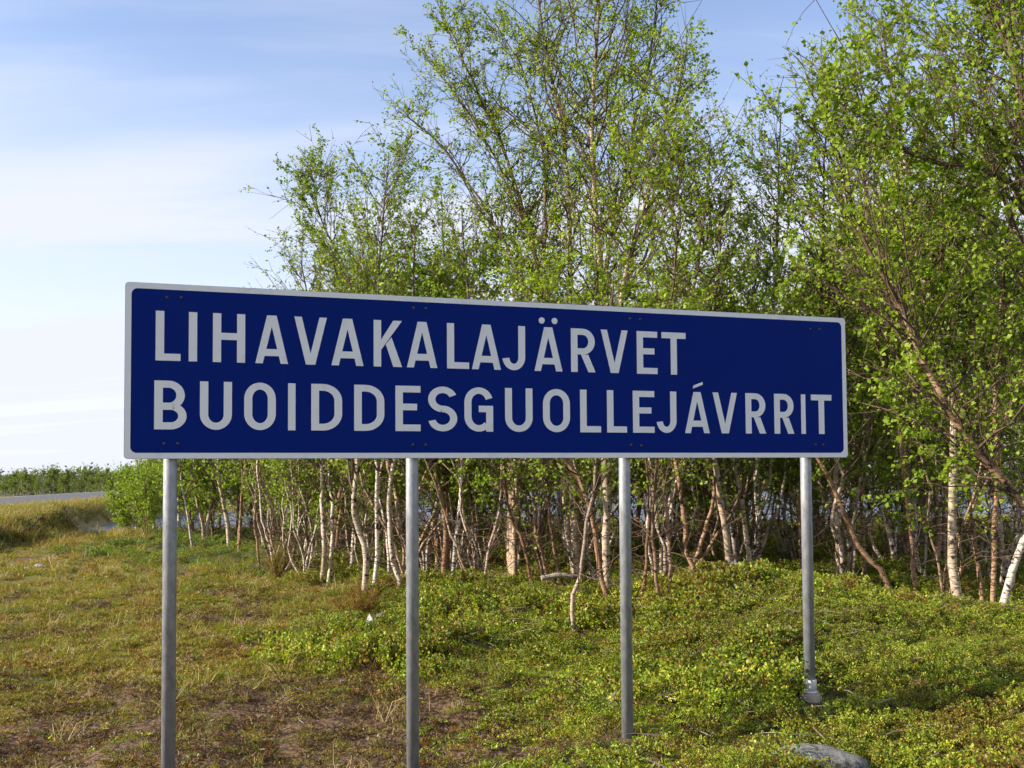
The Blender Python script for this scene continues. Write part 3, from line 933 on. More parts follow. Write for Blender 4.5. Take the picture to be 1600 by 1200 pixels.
# --- between third and fourth post
B_('thin dark birch stem touching the right side of third post', [(6, [(1003, 950), (1010, 860), (1014, 780), (1008, 700), (1000, 500)])], 26, M_COPPER, cb=0.35, nb=32, bl=1.0)
B_('slim reddish birch second right of the third post', [(6, [(1034, 948), (1024, 890), (1020, 800), (1028, 700), (1030, 520)])], 27, M_COPPER, cb=0.35, nb=32, bl=1.0)
B_('thin straight birch with light green crown above the sign', [(6, [(1046, 940), (1046, 860), (1040, 780), (1034, 700), (1046, 500), (1062, 330), (1055, 205)])], 28, M_COPPER, cb=0.4, nb=70, bl=0.95, k2=10, leaf=0.048)
B_('reddish birch with a curved foot midway between third and fourth posts', [(9, [(1093, 922), (1076, 870), (1070, 825), (1063, 770), (1056, 720), (1070, 560), (1100, 350), (1110, 215)])], 29, M_COPPER, depth=11.6, cb=0.38, nb=56, bl=1.0, k2=9)
B_('low birch leaning right with crossing stems in the thicket', [(8, [(1060, 935), (1076, 890), (1095, 850), (1110, 800), (1120, 720), (1130, 600)]), (7, [(1068, 932), (1092, 880), (1118, 840), (1150, 790), (1180, 700)])], 30, M_COPPER, depth=12.0, cb=0.5, nb=20, bl=0.9)
B_('bright cream birch left one of two left of the fourth post', [(12, [(1143, 898), (1131, 820), (1121, 740), (1113, 695), (1112, 560), (1120, 450), (1130, 330)])], 31, depth=12.0, cb=0.36, nb=56, bl=1.0, k2=9)
B_('bright cream birch right one of two left of the fourth post', [(10, [(1174, 898), (1166, 830), (1156, 770), (1150, 705), (1165, 560), (1178, 470), (1186, 380)])], 32, depth=12.3, cb=0.38, nb=50, bl=1.0)
B_('grey shaded birch behind the two bright cream trunks', [(11, [(1180, 868), (1184, 780), (1182, 715), (1205, 540), (1215, 350), (1218, 175)])], 33, depth=14.5, cb=0.3, nb=56, bl=1.15, k2=9)
B_('narrow birch standing directly behind the fourth post', [(8, [(1253, 898), (1251, 800), (1256, 720), (1280, 560), (1285, 380), (1292, 140)])], 34, M_COPPER, depth=12.6, cb=0.34, nb=60, bl=1.15, k2=9)
# --- right of the sign
B_('knobbly white birch with black patches right of the fourth post', [(12, [(1313, 893), (1308, 830), (1304, 780), (1306, 720), (1315, 480), (1318, 320), (1290, 160)])], 35, depth=12.2, cb=0.42, nb=44, bl=1.1)
B_('orange-lit birch bowing low to the left behind the fourth post', [(11, [(1402, 915), (1376, 893), (1340, 850), (1318, 795), (1296, 745), (1275, 712), (1245, 600), (1215, 480)])], 36, M_COPPER, depth=11.2, cb=0.5, nb=30, bl=0.95)
B_('thin upright reddish birch rising from the bowed trunk', [(7, [(1348, 890), (1347, 800), (1350, 720), (1368, 520), (1395, 350), (1390, 250)])], 37, M_COPPER, depth=12.4, cb=0.36, nb=50, bl=1.1)
B_('thin dark birch stem left of the thick white right trunk', [(7, [(1437, 935), (1424, 860), (1418, 800), (1410, 700), (1385, 540), (1350, 400), (1320, 260)])], 38, M_COPPER, depth=11.4, cb=0.34, nb=50, bl=1.1, leaf=0.048)
B_('thick white birch with black scars near the right edge', [(17, [(1497, 930), (1487, 840), (1487, 760), (1490, 650), (1475, 560), (1435, 400), (1405, 200), (1375, 20)])], 39, depth=11.0, cb=0.36, nb=60, bl=1.25, k2=10, nl=10, leaf=0.045)
B_('slim birch just right of the thick white right trunk', [(7, [(1536, 942), (1521, 860), (1514, 770), (1500, 640), (1525, 400), (1530, 100), (1520, -60)])], 40, M_COPPER, depth=11.2, cb=0.34, nb=60, bl=1.2, leaf=0.05)
B_('reddish straight birch near the right edge of the picture', [(9, [(1551, 942), (1554, 850), (1560, 760), (1556, 560), (1585, 300), (1592, 0), (1580, -160)])], 41, M_COPPER, depth=11.0, cb=0.34, nb=60, bl=1.2, leaf=0.05)
B_('grey birch leaning out of the right edge from a hooked foot', [(14, [(1562, 945), (1578, 900), (1600, 850), (1640, 760), (1660, 500), (1650, 200), (1640, -50)])], 42, depth=10.6, cb=0.4, nb=50, bl=1.3, leaf=0.05)
B_('big leaning birch with orange trunk slanting in from right edge', [(15, [(1705, 985), (1650, 860), (1600, 790), (1530, 712), (1478, 635), (1440, 560), (1402, 470), (1345, 360), (1300, 200)]), (7, [(1700, 985), (1640, 850), (1560, 740), (1480, 640), (1440, 565), (1390, 480), (1335, 437)])], 43, M_COPPER, cb=0.42, nb=56, bl=1.2, k2=10, nl=10, leaf=0.045)
B_('nearest birch at right edge with dark limbs against the sky', [(16, [(1720, 1000), (1680, 800), (1640, 500), (1612, 300), (1592, 150), (1565, 30), (1535, -130)]), (9, [(1715, 1000), (1675, 700), (1640, 420), (1600, 300), (1520, 262), (1440, 250), (1370, 200), (1330, 120)])], 44, cb=0.36, nb=60, bl=1.25, k2=10, nl=10, leaf=0.045)

# --- slim birches filling the depth of the copse: a few patterns, many copies
protos = []
for k in range(7):
    rng = np.random.RandomState(200 + k)
    ns = 1 + (k % 3 == 1) + (k % 3 == 2)
    S = []
    for q in range(ns):
        h = rng.uniform(3.6, 5.0)
        x0, y0 = rng.normal(0, 0.08, 2) * (ns > 1)
        P = [(x0, y0, -0.2)]
        dx, dy = rng.normal(0, 0.16, 2)
        for t in np.linspace(0, 1, 6)[1:]:
            P.append((x0 + dx * t * h * 0.6 + rng.normal(0, 0.07), y0 + dy * t * h * 0.6 + rng.normal(0, 0.07), t * h))
        S.append((np.array(P), rng.uniform(0.022, 0.042)))
    root = thing('slim_birch_tree', 'slim birch deep in the thicket, seen between the nearer trunks', 'tree', (0, 0, 0), 'slim birches filling the thicket')
    tree_parts(root, grow(S, rng, cb=0.25, nb=44, bl=1.1, k2=8, nl=11, leaf=0.062, elev=(-14, 52), trunk_sides=7), (0, 0, 0), M_BARK if k % 3 == 0 else M_COPPER)
    protos.append(root)
rng = np.random.RandomState(77)
spots = []
tries = 0
while len(spots) < 84 and tries < 6000:
    tries += 1
    y = rng.uniform(13.5, 37)
    px = rng.uniform(300, 1660)
    left_lim = np.interp(px, [225, 420, 560, 700, 1660], [27, 21, 16, 14, 13])
    if y < left_lim:
        continue
    if y > 27 and px > 420 and rng.rand() < 0.75:
        continue
    x = (px - 800) / FPX * y
    if any((x - a) ** 2 + (y - b_) ** 2 < 0.7 for a, b_, _ in spots):
        continue
    spots.append((x, y, px))
for k, (x, y, px) in enumerate(spots):
    pr = protos[k % 7]
    o = pr if k < 7 else copy_tree(pr)
    lim = np.interp(px, [200, 400, 430, 700, 900, 1060, 1120, 1190, 1260, 1350, 1660], [700, 520, 460, 410, 380, 430, 490, 490, 390, 310, 240])
    zt = at(px, lim, y)[2]
    g = float(gz(x, y)[0])
    s = float(np.clip((zt - g) / 4.6, 0.45, 1.25) * rng.uniform(0.8, 1.0))
    o.location = (x, y, g)
    o.rotation_euler = (0, 0, rng.uniform(0, 6.28))
    o.scale = (s, s, s)

# --- clumps of thin bare-stemmed young birches among the bigger trunks
cprotos = []
for k in range(8):
    rng = np.random.RandomState(230 + k)
    S = []
    for q in range(3 + k % 3):
        h = rng.uniform(2.2, 3.6)
        a = rng.rand() * 6.283
        sp = rng.uniform(0.10, 0.42)
        P = [(rng.normal(0, 0.05), rng.normal(0, 0.05), -0.15)]
        for t in np.linspace(0, 1, 7)[1:]:
            P.append((math.cos(a) * sp * h * t ** 0.8 + rng.normal(0, 0.06), math.sin(a) * sp * h * t ** 0.8 + rng.normal(0, 0.06), t * h))
        S.append((np.array(P), rng.uniform(0.013, 0.026)))
    root = thing('young_birch_clump', 'clump of thin young birch stems growing among the thicker trunks', 'tree', (0, 0, 0), 'thin young birch clumps under the sign')
    tree_parts(root, grow(S, rng, cb=0.34, nb=22, bl=0.8, k2=7, nl=8, leaf=0.05, elev=(-8, 55), trunk_sides=6), (0, 0, 0), M_YOUNG)
    cprotos.append(root)
rng = np.random.RandomState(81)
k = 0
while k < 56:
    px = rng.uniform(400, 1610)
    ymin = float(np.interp(px, [400, 560, 700, 900, 1610], [18, 14.2, 12.6, 11.4, 11.2]))
    y = ymin + rng.gamma(1.6, 3.0)
    x = (px - 800) / FPX * y
    if y > 33:
        continue
    o = cprotos[k % 8] if k < 8 else copy_tree(cprotos[k % 8])
    sz = float(rng.uniform(0.75, 1.2))
    o.location = (x, y, float(gz(x, y)[0]))
    o.rotation_euler = (0, 0, rng.uniform(0, 6.28))
    o.scale = (sz, sz, sz)
    k += 1

# --- low leafy saplings in the back of the copse
sprotos = []
for k in range(5):
    rng = np.random.RandomState(250 + k)
    S = []
    for q in range(3):
        h = rng.uniform(1.6, 2.3)
        dx, dy = rng.normal(0, 0.3, 2)
        S.append((np.array([(rng.normal(0, 0.06), rng.normal(0, 0.06), -0.15), (dx * 0.4, dy * 0.4, h * 0.5), (dx, dy, h)]), 0.018))
    root = thing('birch_sapling', 'low leafy birch sapling filling the back of the copse', 'tree', (0, 0, 0), 'low birch saplings at the back of the copse')
    tree_parts(root, grow(S, rng, cb=0.16, nb=34, bl=0.75, k2=8, nl=9, leaf=0.062, elev=(-5, 60), trunk_sides=6), (0, 0, 0), M_COPPER)
    sprotos.append(root)
rng = np.random.RandomState(79)
k = 0
while k < 30:
    px = rng.uniform(225, 600) if k < 22 else rng.uniform(600, 1640)
    y = rng.uniform(23, 33) if px > 420 else rng.uniform(28, 34)
    x = (px - 800) / FPX * y
    if k >= 22 and fbm(np.array([x]), np.array([y]), 5.0, 91)[0] < 0.44:
        continue
    o = sprotos[k % 5] if k < 5 else copy_tree(sprotos[k % 5])
    sz = float(rng.uniform(1.0, 1.5) if px > 290 else rng.uniform(0.8, 1.0))
    o.location = (x, y, float(gz(x, y)[0]))
    o.rotation_euler = (0, 0, rng.uniform(0, 6.28))
    o.scale = (sz, sz, sz)
    k += 1

# --- far birches beyond the road and across the lake
fprotos = []
for k in range(4):
    rng = np.random.RandomState(300 + k)
    S = []
    for q in range(2 + k % 2):
        h = rng.uniform(2.8, 3.6)
        dx, dy = rng.normal(0, 0.25, 2)
        S.append((np.array([(0, 0, -0.2), (dx * 0.4, dy * 0.4, h * 0.5), (dx, dy, h)]), 0.035))
    root = thing('distant_birch_tree', 'distant birch in the low tree line beyond the road', 'tree', (0, 0, 0), 'distant birches beyond the road')
    tree_parts(root, grow(S, rng, cb=0.05, nb=30, bl=1.3, k2=6, nl=7, leaf=0.15, elev=(-10, 60), trunk_sides=5), (0, 0, 0), M_BARK, M_FARLEAF)
    fprotos.append(root)
rng = np.random.RandomState(78)
first = set()
def far_tree(k, x, y, s, label=None, group=None):
    pr = fprotos[k % 4]
    o = pr if k < 4 else copy_tree(pr)
    if label:
        o['label'], o['group'] = label, group
    o.location = (x, y, float(gz(x, y)[0]))
    o.rotation_euler = (0, 0, rng.uniform(0, 6.28))
    o.scale = (s, s, s * rng.uniform(0.9, 1.15))
k = 0
for row, (y0, sc) in enumerate([(104, 0.56), (116, 0.70), (132, 0.82)]):
    for px in np.linspace(-60, 260, 22):
        y = y0 + rng.uniform(-4, 4)
        x = (px + rng.uniform(-8, 8) - 800) / FPX * y
        if road_dist(np.array([x]), np.array([y]))[0] < 7:
            continue
        far_tree(k, x, y, sc * rng.uniform(0.7, 1.3))
        k += 1
for row in range(2):
    for px in np.linspace(230, 1640, 34):
        y = 132 + row * 9 + rng.uniform(-3, 3)
        x = (px + rng.uniform(-14, 14) - 800) / FPX * y
        far_tree(k, x, y, rng.uniform(1.0, 1.5), 'distant birch on the far shore of the lake', 'distant birches across the lake')
        k += 1

# ------------------------------------------------------------------ ground cover (mass vegetation)
def blades(rng, n, rad, h, w, lean, cols, flat=0.0):
    a = rng.rand(n) * 6.283
    r = rad * np.sqrt(rng.rand(n))
    o_ = np.stack([r * np.cos(a), r * np.sin(a), np.full(n, -0.01)], 1)
    d = rng.normal(0, lean, (n, 3))
    d[:, 2] = 1 - flat
    d /= np.linalg.norm(d, axis=1)[:, None]
    L = (h * rng.uniform(0.5, 1.2, n))[:, None]
    s = np.cross(d, rng.normal(0, 1, (n, 3)))
    s /= np.linalg.norm(s, axis=1)[:, None]
    mid = o_ + d * L * 0.55
    tip = o_ + d * L + np.c_[rng.normal(0, 0.18, (n, 2)) * L, -np.abs(rng.normal(0, 0.15, n))[:, None] * L]
    V = np.stack([o_ - s * w, o_ + s * w, mid + s * w * 0.8, mid - s * w * 0.8, tip + s * w * 0.15, tip - s * w * 0.15], 1)
    k = np.arange(n)[:, None] * 6
    F = np.vstack([k + [0, 1, 2, 3], k + [3, 2, 4, 5]])
    c = np.array(cols)[rng.randint(0, len(cols), n)] * rng.uniform(0.75, 1.25, (n, 1))
    return V.reshape(-1, 3), F, np.repeat(c, 6, 0)
def sprigs(rng, n, rad, h, size, cols):
    """small oval leaves filling a low dome"""
    a = rng.rand(n) * 6.283
    r = rad * np.sqrt(rng.rand(n))
    z = h * (1 - 0.6 * (r / rad) ** 2) * (0.25 + 0.75 * rng.rand(n) ** 0.6)
    C = np.stack([r * np.cos(a), r * np.sin(a), z], 1)
    d = rng.normal(0, 1, (n, 3))
    d[:, 2] = np.abs(d[:, 2]) * 0.8 + 0.25
    d /= np.linalg.norm(d, axis=1)[:, None]
    s = np.cross(d, rng.normal(0, 1, (n, 3)))
    s /= np.linalg.norm(s, axis=1)[:, None]
    L = (size * rng.uniform(0.7, 1.3, n))[:, None]
    V = np.stack([C, C + d * L * 0.48 - s * L * 0.36, C + d * L, C + d * L * 0.48 + s * L * 0.36], 1)
    F = np.arange(n * 4).reshape(n, 4)
    c = np.array(cols)[rng.randint(0, len(cols), n)] * rng.uniform(0.7, 1.3, (n, 1))
    return V.reshape(-1, 3), F, np.repeat(c, 4, 0)
def bush(rng, nst, per, rad, h, size, cols):
    """a clump of upright leafy shoots"""
    out = []
    for q in range(nst):
        v, f, c = sprigs(rng, per, 0.030, 0.075, size, cols)
        a, r = rng.rand() * 6.283, rad * math.sqrt(rng.rand())
        o_ = np.array([r * math.cos(a), r * math.sin(a), h * rng.uniform(0.25, 1.0) * (1 - 0.5 * (r / rad) ** 2) - 0.03])
        out.append((v + o_, f, c * rng.uniform(0.8, 1.2)))
    return merge(*out)
def merge(*parts):
    V, F, C, k = [], [], [], 0
    for v, f, c in parts:
        V.append(v)
        F.append(f + k)
        C.append(c)
        k += len(v)
    return np.vstack(V), np.vstack(F), np.vstack(C)
G1, G2, G3 = (0.145, 0.220, 0.016), (0.270, 0.345, 0.022), (0.39, 0.44, 0.045)
OL, YE, RU, BR, ST_ = (0.225, 0.190, 0.028), (0.34, 0.24, 0.032), (0.24, 0.10, 0.025), (0.10, 0.056, 0.030), (0.50, 0.39, 0.19)
DG, GG = (0.050, 0.085, 0.018), (0.11, 0.15, 0.07)
def coll(name, builders):
    c = bpy.data.collections.new(name)       # never linked to the scene: only a source of shapes
    for i, (v, f, cc) in enumerate(builders):
        me = fast_mesh('%s_%02d' % (name, i), v, f, M_PLANT, False, vcol=cc)
        c.objects.link(bpy.data.objects.new('%s_%02d' % (name, i), me))
    return c
def scatter(name, label, cat, coll_, P, rot, scl, idx):
    me = bpy.data.meshes.new(name)
    me.vertices.add(len(P))
    me.vertices.foreach_set('co', np.asarray(P, np.float32).ravel())
    a = me.attributes.new('rot', 'FLOAT_VECTOR', 'POINT')
    a.data.foreach_set('vector', np.asarray(rot, np.float32).ravel())
    a = me.attributes.new('scl', 'FLOAT', 'POINT')
    a.data.foreach_set('value', np.asarray(scl, np.float32))
    a = me.attributes.new('idx', 'INT', 'POINT')
    a.data.foreach_set('value', np.asarray(idx, np.int32))
    o_ = link(name, me, kind='stuff')
    o_['label'], o_['category'] = label, cat
    ng = bpy.data.node_groups.new(name, 'GeometryNodeTree')
    ng.interface.new_socket('Geometry', in_out='INPUT', socket_type='NodeSocketGeometry')
    ng.interface.new_socket('Geometry', in_out='OUTPUT', socket_type='NodeSocketGeometry')
    N = ng.nodes
    gi, go = N.new('NodeGroupInput'), N.new('NodeGroupOutput')
    ci = N.new('GeometryNodeCollectionInfo')
    ci.inputs['Collection'].default_value = coll_
    ci.inputs['Separate Children'].default_value = True
    ci.inputs['Reset Children'].default_value = True
    ip = N.new('GeometryNodeInstanceOnPoints')
    ip.inputs['Pick Instance'].default_value = True
    def na(n_, t):
        q = N.new('GeometryNodeInputNamedAttribute')
        q.data_type = t
        q.inputs['Name'].default_value = n_
        return q.outputs['Attribute']
    L = ng.links
    L.new(gi.outputs[0], ip.inputs['Points'])
    L.new(ci.outputs[0], ip.inputs['Instance'])
    L.new(na('idx', 'INT'), ip.inputs['Instance Index'])
    L.new(na('rot', 'FLOAT_VECTOR'), ip.inputs['Rotation'])
    L.new(na('scl', 'FLOAT'), ip.inputs['Scale'])
    L.new(ip.outputs[0], go.inputs[0])
    md = o_.modifiers.new('scatter', 'NODES')
    md.node_group = ng
    return o_
def wedge(rng, n, y0, y1, x_margin=1.5):
    """random spots in the part of the ground the photograph looks at"""
    y = np.sqrt(rng.uniform(y0 ** 2, y1 ** 2, n))
    h = 0.54 * y + x_margin
    x = rng.uniform(-1, 1, n) * h
    return x, y
def upright(rng, n, tilt=0.15):
    return np.c_[rng.normal(0, tilt, (n, 2)), rng.rand(n) * 6.283]
rng = np.random.RandomState(500)
c_bil = coll('bilberry', [merge(bush(rng, 12, 13, 0.12, 0.17, 0.019, p), blades(rng, 12, 0.09, 0.15, 0.0012, 0.35, [BR])) for p in
                          ([G1, G2, G2, G3], [G1, G2, DG, OL], [G1, G2, G3, YE], [DG, G1, OL, G2, OL, RU], [G2, G3, G3, YE], [G1, OL, OL, YE, RU, BR], [GG, GG, G2, G1], [DG, (0.045, 0.055, 0.018), BR, (0.06, 0.06, 0.02)])])  # last palette: dark crowberry, with the bank's shade put into its colour
c_moss = coll('moss', [blades(rng, 170, 0.085, 0.026, 0.0021, 0.8, p) for p in ([OL, YE, OL], [OL, OL, G1, G2], [YE, OL, ST_], [OL, BR, BR, YE], [OL, YE, G2, OL], [RU, YE, YE, BR], [G2, G3, G2, YE, G1])])
c_grass = coll('grass', [blades(rng, 46, 0.07, 0.14, 0.0022, 0.42, p) for p in ([G2, OL, ST_], [G1, OL, G3], [GG, G2, OL], [ST_, OL, YE])])
c_straw = coll('straw', [blades(rng, 26, 0.09, 0.16, 0.0016, 0.9, [ST_, ST_, (0.25, 0.17, 0.09)], 0.35), blades(rng, 20, 0.06, 0.20, 0.0016, 0.5, [ST_, YE]),
                         blades(rng, 34, 0.12, 0.12, 0.002, 1.2, [BR, ST_, (0.17, 0.10, 0.06)], 0.6)])
c_litter = coll('litter', [blades(rng, 60, 0.10, 0.035, 0.003, 1.0, p, 0.4) for p in ([BR, (0.12, 0.075, 0.045)], [BR, RU, (0.05, 0.03, 0.02)], [(0.17, 0.11, 0.07), BR, OL])])

_w4 = S0 + SU * posts[3][0] - SN * posts[3][1]
_w3 = S0 + SU * posts[2][0] - SN * posts[2][1]
FEET = [(_w4[0], _w4[1], 0.19), (_w3[0], _w3[1], 0.20)]
def place(n, y0, y1, mask, margin=1.5):
    x, y = wedge(rng, n, y0, y1, margin)
    ok = rng.rand(n) < mask(x, y)
    x, y = x[ok], y[ok]
    z = gz(x, y)
    ok = (z > LAKE_Z + 0.02) & (road_dist(x, y) > 4.6)
    for fx, fy, fr in FEET:
        ok &= (x - fx) ** 2 + ((y - fy + fr * 0.6)) ** 2 > fr ** 2
    return x[ok], y[ok], z[ok]
# bilberry and crowberry carpet
def fine_zone(x, y):
    return sstep(1.9, 0.6, x + (fbm(x, y, 1.2, 43) - 0.5) * 1.6) * sstep(10.5, 8.5, y)
def bil_mask(x, y):
    kb = bank(x, y)
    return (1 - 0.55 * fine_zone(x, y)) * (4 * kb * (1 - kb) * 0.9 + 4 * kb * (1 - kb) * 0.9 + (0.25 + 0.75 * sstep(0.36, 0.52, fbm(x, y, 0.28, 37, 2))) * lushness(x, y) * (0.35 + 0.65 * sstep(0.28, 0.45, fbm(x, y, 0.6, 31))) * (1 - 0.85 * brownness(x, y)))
xs, ys, zs = [], [], []
sc, ix = [], []
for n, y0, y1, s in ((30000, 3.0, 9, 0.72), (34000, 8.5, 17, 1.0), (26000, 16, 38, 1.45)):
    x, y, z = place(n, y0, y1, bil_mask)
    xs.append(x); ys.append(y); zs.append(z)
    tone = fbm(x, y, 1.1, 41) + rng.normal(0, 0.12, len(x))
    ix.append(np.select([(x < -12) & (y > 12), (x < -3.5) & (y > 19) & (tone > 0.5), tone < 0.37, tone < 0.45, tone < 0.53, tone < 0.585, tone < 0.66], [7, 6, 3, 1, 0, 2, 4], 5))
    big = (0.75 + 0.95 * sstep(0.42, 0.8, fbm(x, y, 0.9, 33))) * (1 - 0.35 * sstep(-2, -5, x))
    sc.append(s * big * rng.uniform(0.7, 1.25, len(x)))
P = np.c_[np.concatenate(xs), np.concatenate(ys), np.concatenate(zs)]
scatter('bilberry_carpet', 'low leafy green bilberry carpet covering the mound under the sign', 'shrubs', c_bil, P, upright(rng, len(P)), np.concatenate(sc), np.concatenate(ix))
# moss and heather on the open verge
xs, ys, zs, sc, ix = [], [], [], [], []
for n, y0, y1, s in ((26000, 3.0, 9, 0.85), (22000, 8.5, 18, 1.4), (13000, 17, 45, 2.3)):
    x, y, z = place(n, y0, y1, lambda x, y: (1 - lushness(x, y) * (0.9 - 0.75 * fine_zone(x, y))) * (1 - 0.9 * brownness(x, y)))
    xs.append(x); ys.append(y); zs.append(z)
    tone = fbm(x, y, 0.8, 51) + rng.normal(0, 0.10, len(x))
    ix.append(np.select([(lushness(x, y) > 0.5) & (tone < 0.62), tone < 0.34, tone < 0.44, tone < 0.52, tone < 0.60, tone < 0.68], [6, 3, 1, 0, 4, 2], 5))
    sc.append(s * rng.uniform(0.6, 1.35, len(x)) * (1 + 0.5 * lushness(x, y)))
P = np.c_[np.concatenate(xs), np.concatenate(ys), np.concatenate(zs)]
scatter('moss_and_heather', 'olive and ochre moss and heather on the open verge', 'moss', c_moss, P, upright(rng, len(P), 0.25), np.concatenate(sc), np.concatenate(ix))
# grass tufts
xs, ys, zs, sc, ix = [], [], [], [], []
for n, y0, y1, s in ((1800, 3.0, 10, 0.7), (3500, 10, 24, 1.1), (9000, 22, 60, 2.2)):
    x, y, z = place(n, y0, y1, lambda x, y: sstep(0.45, 0.62, fbm(x, y, 0.9, 61)) * (1 - 0.75 * lushness(x, y)) * (1 - 0.8 * brownness(x, y)))
    xs.append(x); ys.append(y); zs.append(z)
    d = np.where(road_dist(x, y) < 13, 3, rng.randint(0, 4, len(x)))
    ix.append(d)
    sc.append(s * rng.uniform(0.6, 1.3, len(x)))
P = np.c_[np.concatenate(xs), np.concatenate(ys), np.concatenate(zs)]
x, y = rng.uniform(-26, -11, 9000), rng.uniform(20, 62, 9000)       # long dry grass on the road bank
z = gz(x, y)
ok = (z > LAKE_Z + 0.05) & (road_dist(x, y) > 4.3) & (bank(x, y) > 0.02)
xs, ys, zs = [x[ok]], [y[ok]], [z[ok]]
P = np.vstack([P, np.c_[x[ok], y[ok], z[ok]]])
ix.append(np.where(rng.rand(ok.sum()) < 0.7, 3, rng.randint(0, 3, ok.sum())))
sc.append(rng.uniform(1.4, 2.8, ok.sum()))
scatter('grass_tufts', 'thin green and straw coloured grass on the verge', 'grass', c_grass, P, upright(rng, len(P), 0.2), np.concatenate(sc), np.concatenate(ix))
# little leaves sprouting on the bare patches
c_sprout = coll('sprout', [sprigs(rng, 7, 0.03, 0.03, 0.016, p) for p in ([G2, G3, GG], [G3, (0.40, 0.40, 0.20)], [G1, G2])])
x, y, z = place(5200, 3.0, 14, lambda x, y: 0.10 + 0.55 * brownness(x, y) * sstep(0.4, 0.6, fbm(x, y, 0.5, 81)))
scatter('sprouting_leaves', 'tiny pale green leaves sprouting on the brown patches', 'plants', c_sprout, np.c_[x, y, z], upright(rng, len(x), 0.2), rng.uniform(0.6, 1.4, len(x)), rng.randint(0, 3, len(x)))
# dead straw and brown litter
x, y, z = place(5000, 3.0, 22, lambda x, y: sstep(0.5, 0.66, fbm(x, y, 0.7, 71)) * (1 - lushness(x, y)))
scatter('dry_straw', 'pale dry straw lying in the moss of the verge', 'straw', c_straw, np.c_[x, y, z], upright(rng, len(x), 0.3), rng.uniform(0.7, 1.5, len(x)) + 0.9 * (rng.rand(len(x)) < 0.04), rng.randint(0, 3, len(x)))
x, y, z = place(24000, 3.0, 18, lambda x, y: brownness(x, y) + 0.04)
scatter('brown_litter', 'dark brown dead heather on the bare patches at lower left', 'litter', c_litter, np.c_[x, y, z], upright(rng, len(x), 0.3), rng.uniform(0.7, 1.6, len(x)), rng.randint(0, 3, len(x)))

# dead twigs fallen into the carpet
c_twig = coll('twig', [blades(rng, 5, 0.12, 0.30, 0.003, 1.4, [BR, (0.20, 0.15, 0.12), (0.30, 0.25, 0.21)], 0.85) for q in range(4)])
x, y, z = place(2600, 3.0, 16, lambda x, y: sstep(0.42, 0.6, fbm(x, y, 1.0, 85)))
scatter('fallen_twigs', 'grey and brown dead twigs lying among the low plants', 'twigs', c_twig, np.c_[x, y, z + 0.08 * lushness(x, y)], upright(rng, len(x), 0.15), rng.uniform(0.6, 1.2, len(x)), rng.randint(0, 4, len(x)))

# ------------------------------------------------------------------ single small things on the ground
def boulder(name, label, px, py, size, seed, mat, sink=0.3, group=None):
    rng = np.random.RandomState(seed)
    nu, nv = 28, 16
    V = []
    for j in range(nv + 1):
        th = math.pi * j / nv
        for i in range(nu):
            ph = 2 * math.pi * i / nu
            V.append((math.sin(th) * math.cos(ph), math.sin(th) * math.sin(ph), math.cos(th)))
    V = np.array(V)
    for q in range(9):                            # cut a few flat facets
        d = rng.normal(0, 1, 3)
        d /= np.linalg.norm(d)
        lim = rng.uniform(0.62, 0.9)
        h = V @ d
        V -= np.outer(np.maximum(h - lim, 0) * 0.85, d)
    V += rng.normal(0, 0.02, V.shape) + 0.07 * (fbm(V[:, 0] * 2 + V[:, 2], V[:, 1] * 2 - V[:, 2], 0.7, 3) - 0.5)[:, None] * V
    V = V * np.array(size)
    F = [[j * nu + i, (j + 1) * nu + i, (j + 1) * nu + (i + 1) % nu, j * nu + (i + 1) % nu] for j in range(nv) for i in range(nu)]
    g = ground_hit(px, py)
    o_ = link(name, fast_mesh(name, V, F, mat, True), None, label=label, category='rock')
    o_.location = (g[0], g[1], g[2] + size[2] * (1 - sink) - size[2] * 0.2)
    o_.rotation_euler = (0.06, 0.1, rng.uniform(0, 0.4))
    if group:
        o_['group'] = group
boulder('boulder', 'grey flat-topped boulder at the bottom edge below the fourth post', 1278, 1206, (0.31, 0.20, 0.12), 5, M_STONE, 0.66)
boulder('stone', 'small pale stone on the verge, larger of the two far left', 62, 887, (0.13, 0.08, 0.05), 6, M_PEBBLE)
boulder('stone', 'small pale stone on the verge, left of a larger one', 43, 890, (0.08, 0.06, 0.04), 7, M_PEBBLE)

def lying_log():
    a, b_ = ground_hit(846, 925), ground_hit(905, 925)
    b_ = b_.copy()
    b_[1] = a[1] + 0.1
    b_[2] = a[2] + 0.02
    base = a.copy()
    P = resample(np.array([a + [0, 0, 0.17], (a + b_) / 2 + [0, 0, 0.19], b_ + [0, 0, 0.15]]), 12)
    rng = np.random.RandomState(3)
    v, f, r = tubes(P[None], (0.035 * rng.uniform(0.85, 1.1, 12))[None], 10)
    n = len(P)
    V = np.vstack([v, P[0], P[-1]])
    F = [list(q) for q in f] + [[k, (k + 1) % 10, len(v)] for k in range(10)] + [[(n - 1) * 10 + (k + 1) % 10, (n - 1) * 10 + k, len(v) + 1] for k in range(10)]
    me = bpy.data.meshes.new('dead_log')
    me.from_pydata([tuple(q - base) for q in V], [], F)
    me.materials.append(M_DEAD)
    o_ = link('dead_log', me, None, label='weathered pale dead log lying at the foot of the thick birches', category='log')
    o_.location = base
lying_log()

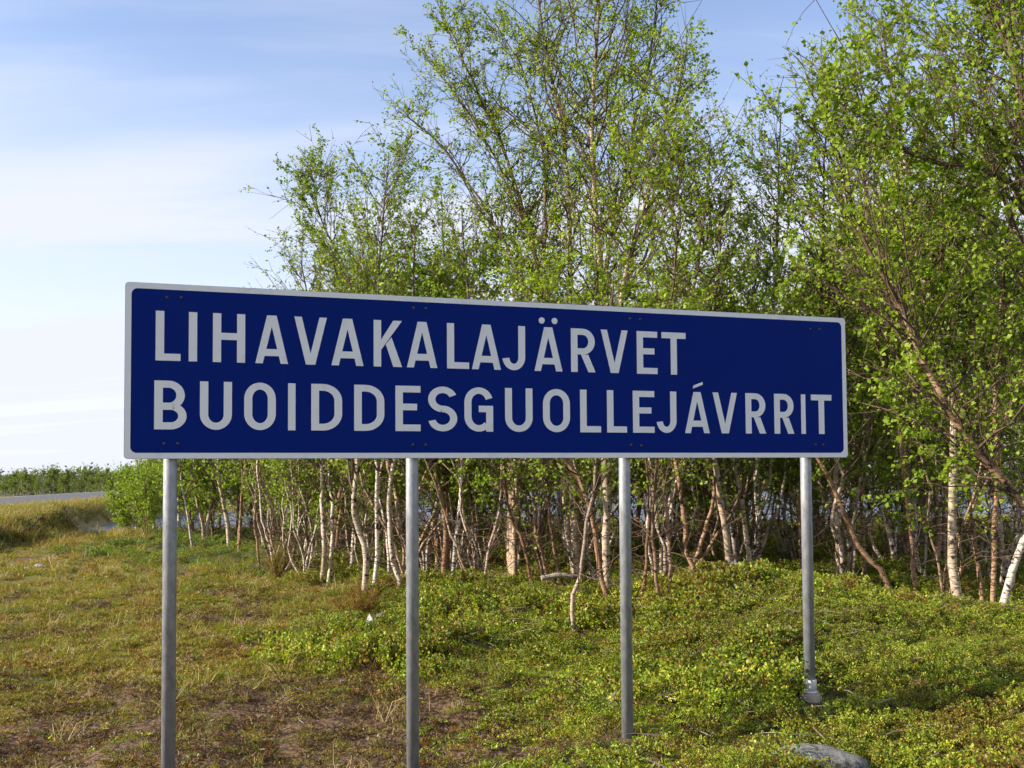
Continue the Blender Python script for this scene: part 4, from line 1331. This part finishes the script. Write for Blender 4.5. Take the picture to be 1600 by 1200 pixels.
def carton():
    g = ground_hit(582, 986)
    root = thing('crumpled_carton', 'crumpled white carton lying in the plants left of the second post', 'litter', tuple(g + [0, 0, 0.07]))
    s = 1.0 * g[1] / FPX
    def sheet(name, quad, th):
        q = np.array(quad) * s
        nrm = np.cross(q[1] - q[0], q[2] - q[0])
        nrm = nrm / np.linalg.norm(nrm) * th
        n_ = len(q)
        me = bpy.data.meshes.new(name)
        me.from_pydata([tuple(v) for v in q] + [tuple(v + nrm) for v in q], [], [list(range(n_)), list(range(2 * n_ - 1, n_ - 1, -1))] + [[k, k + n_, (k + 1) % n_ + n_, (k + 1) % n_] for k in range(n_)])
        me.materials.append(M_CARTON)
        link(name, me, root)
    sheet('flap', [(-13, 0, 0), (-3, -2, -4), (2, -1, 4), (-5, 2, 15)], 0.002)
    sheet('flap', [(2, -1, 3), (10, 4, 0), (15, 8, 18), (4, 3, 12)], 0.002)
    sheet('flap', [(-3, -2, -4), (10, 4, -2), (2, -1, 4)], 0.002)
carton()

def juniper(label, px, py, h, seed, cols):
    rng = np.random.RandomState(seed)
    g = ground_hit(px, py)
    root = thing('juniper_shrub', label, 'shrub', tuple(g), 'russet junipers at the wood edge')
    n = 34
    az = rng.rand(n) * 6.283
    el = np.radians(rng.uniform(35, 88, n))
    d = np.stack([np.cos(az) * np.cos(el), np.sin(az) * np.cos(el), np.sin(el)], 1)
    L = h * rng.uniform(0.5, 1.05, n)
    s = np.linspace(0, 1, 5)
    P = L[:, None, None] * (d[:, None] * s[None, :, None]) + rng.normal(0, 0.015, (n, 5, 3))
    P[:, 0] = rng.normal(0, 0.03, (n, 3)) * [1, 1, 0]
    v, f, r = tubes(P, np.broadcast_to(np.linspace(0.006, 0.002, 5), (n, 5)), 4)
    link('stems', fast_mesh('stems', v, f, M_TWIG, True, {'rad': r}), root)
    m_ = 9000
    k = rng.randint(0, n, m_)
    u = rng.uniform(0.12, 0.999, m_) * 4
    i = u.astype(int)
    c = P[k, i] + (P[k, i + 1] - P[k, i]) * (u - i)[:, None]
    c = c + rng.normal(0, 0.022, (m_, 3))
    dd = d[k] * 0.7 + rng.normal(0, 0.6, (m_, 3))
    dd /= np.linalg.norm(dd, axis=1)[:, None]
    sd = np.cross(dd, rng.normal(0, 1, (m_, 3)))
    sd /= np.linalg.norm(sd, axis=1)[:, None]
    ln = rng.uniform(0.015, 0.032, (m_, 1))
    V = np.stack([c - sd * 0.003, c + sd * 0.003, c + dd * ln], 1).reshape(-1, 3)
    cc = np.array(cols)[rng.randint(0, len(cols), m_)] * rng.uniform(0.7, 1.2, (m_, 1))
    link('needles', fast_mesh('needles', V, np.arange(m_ * 3).reshape(m_, 3), M_NEEDLE, False, vcol=np.repeat(cc, 3, 0)), root, kind='stuff')
juniper('olive-brown juniper bush left of the many-stemmed birch', 432, 905, 0.62, 11, [OL, YE, (0.16, 0.10, 0.03)])
juniper('orange-brown young juniper at the foot of the S bent birch', 562, 972, 0.50, 12, [YE, RU, OL, (0.26, 0.12, 0.03)])
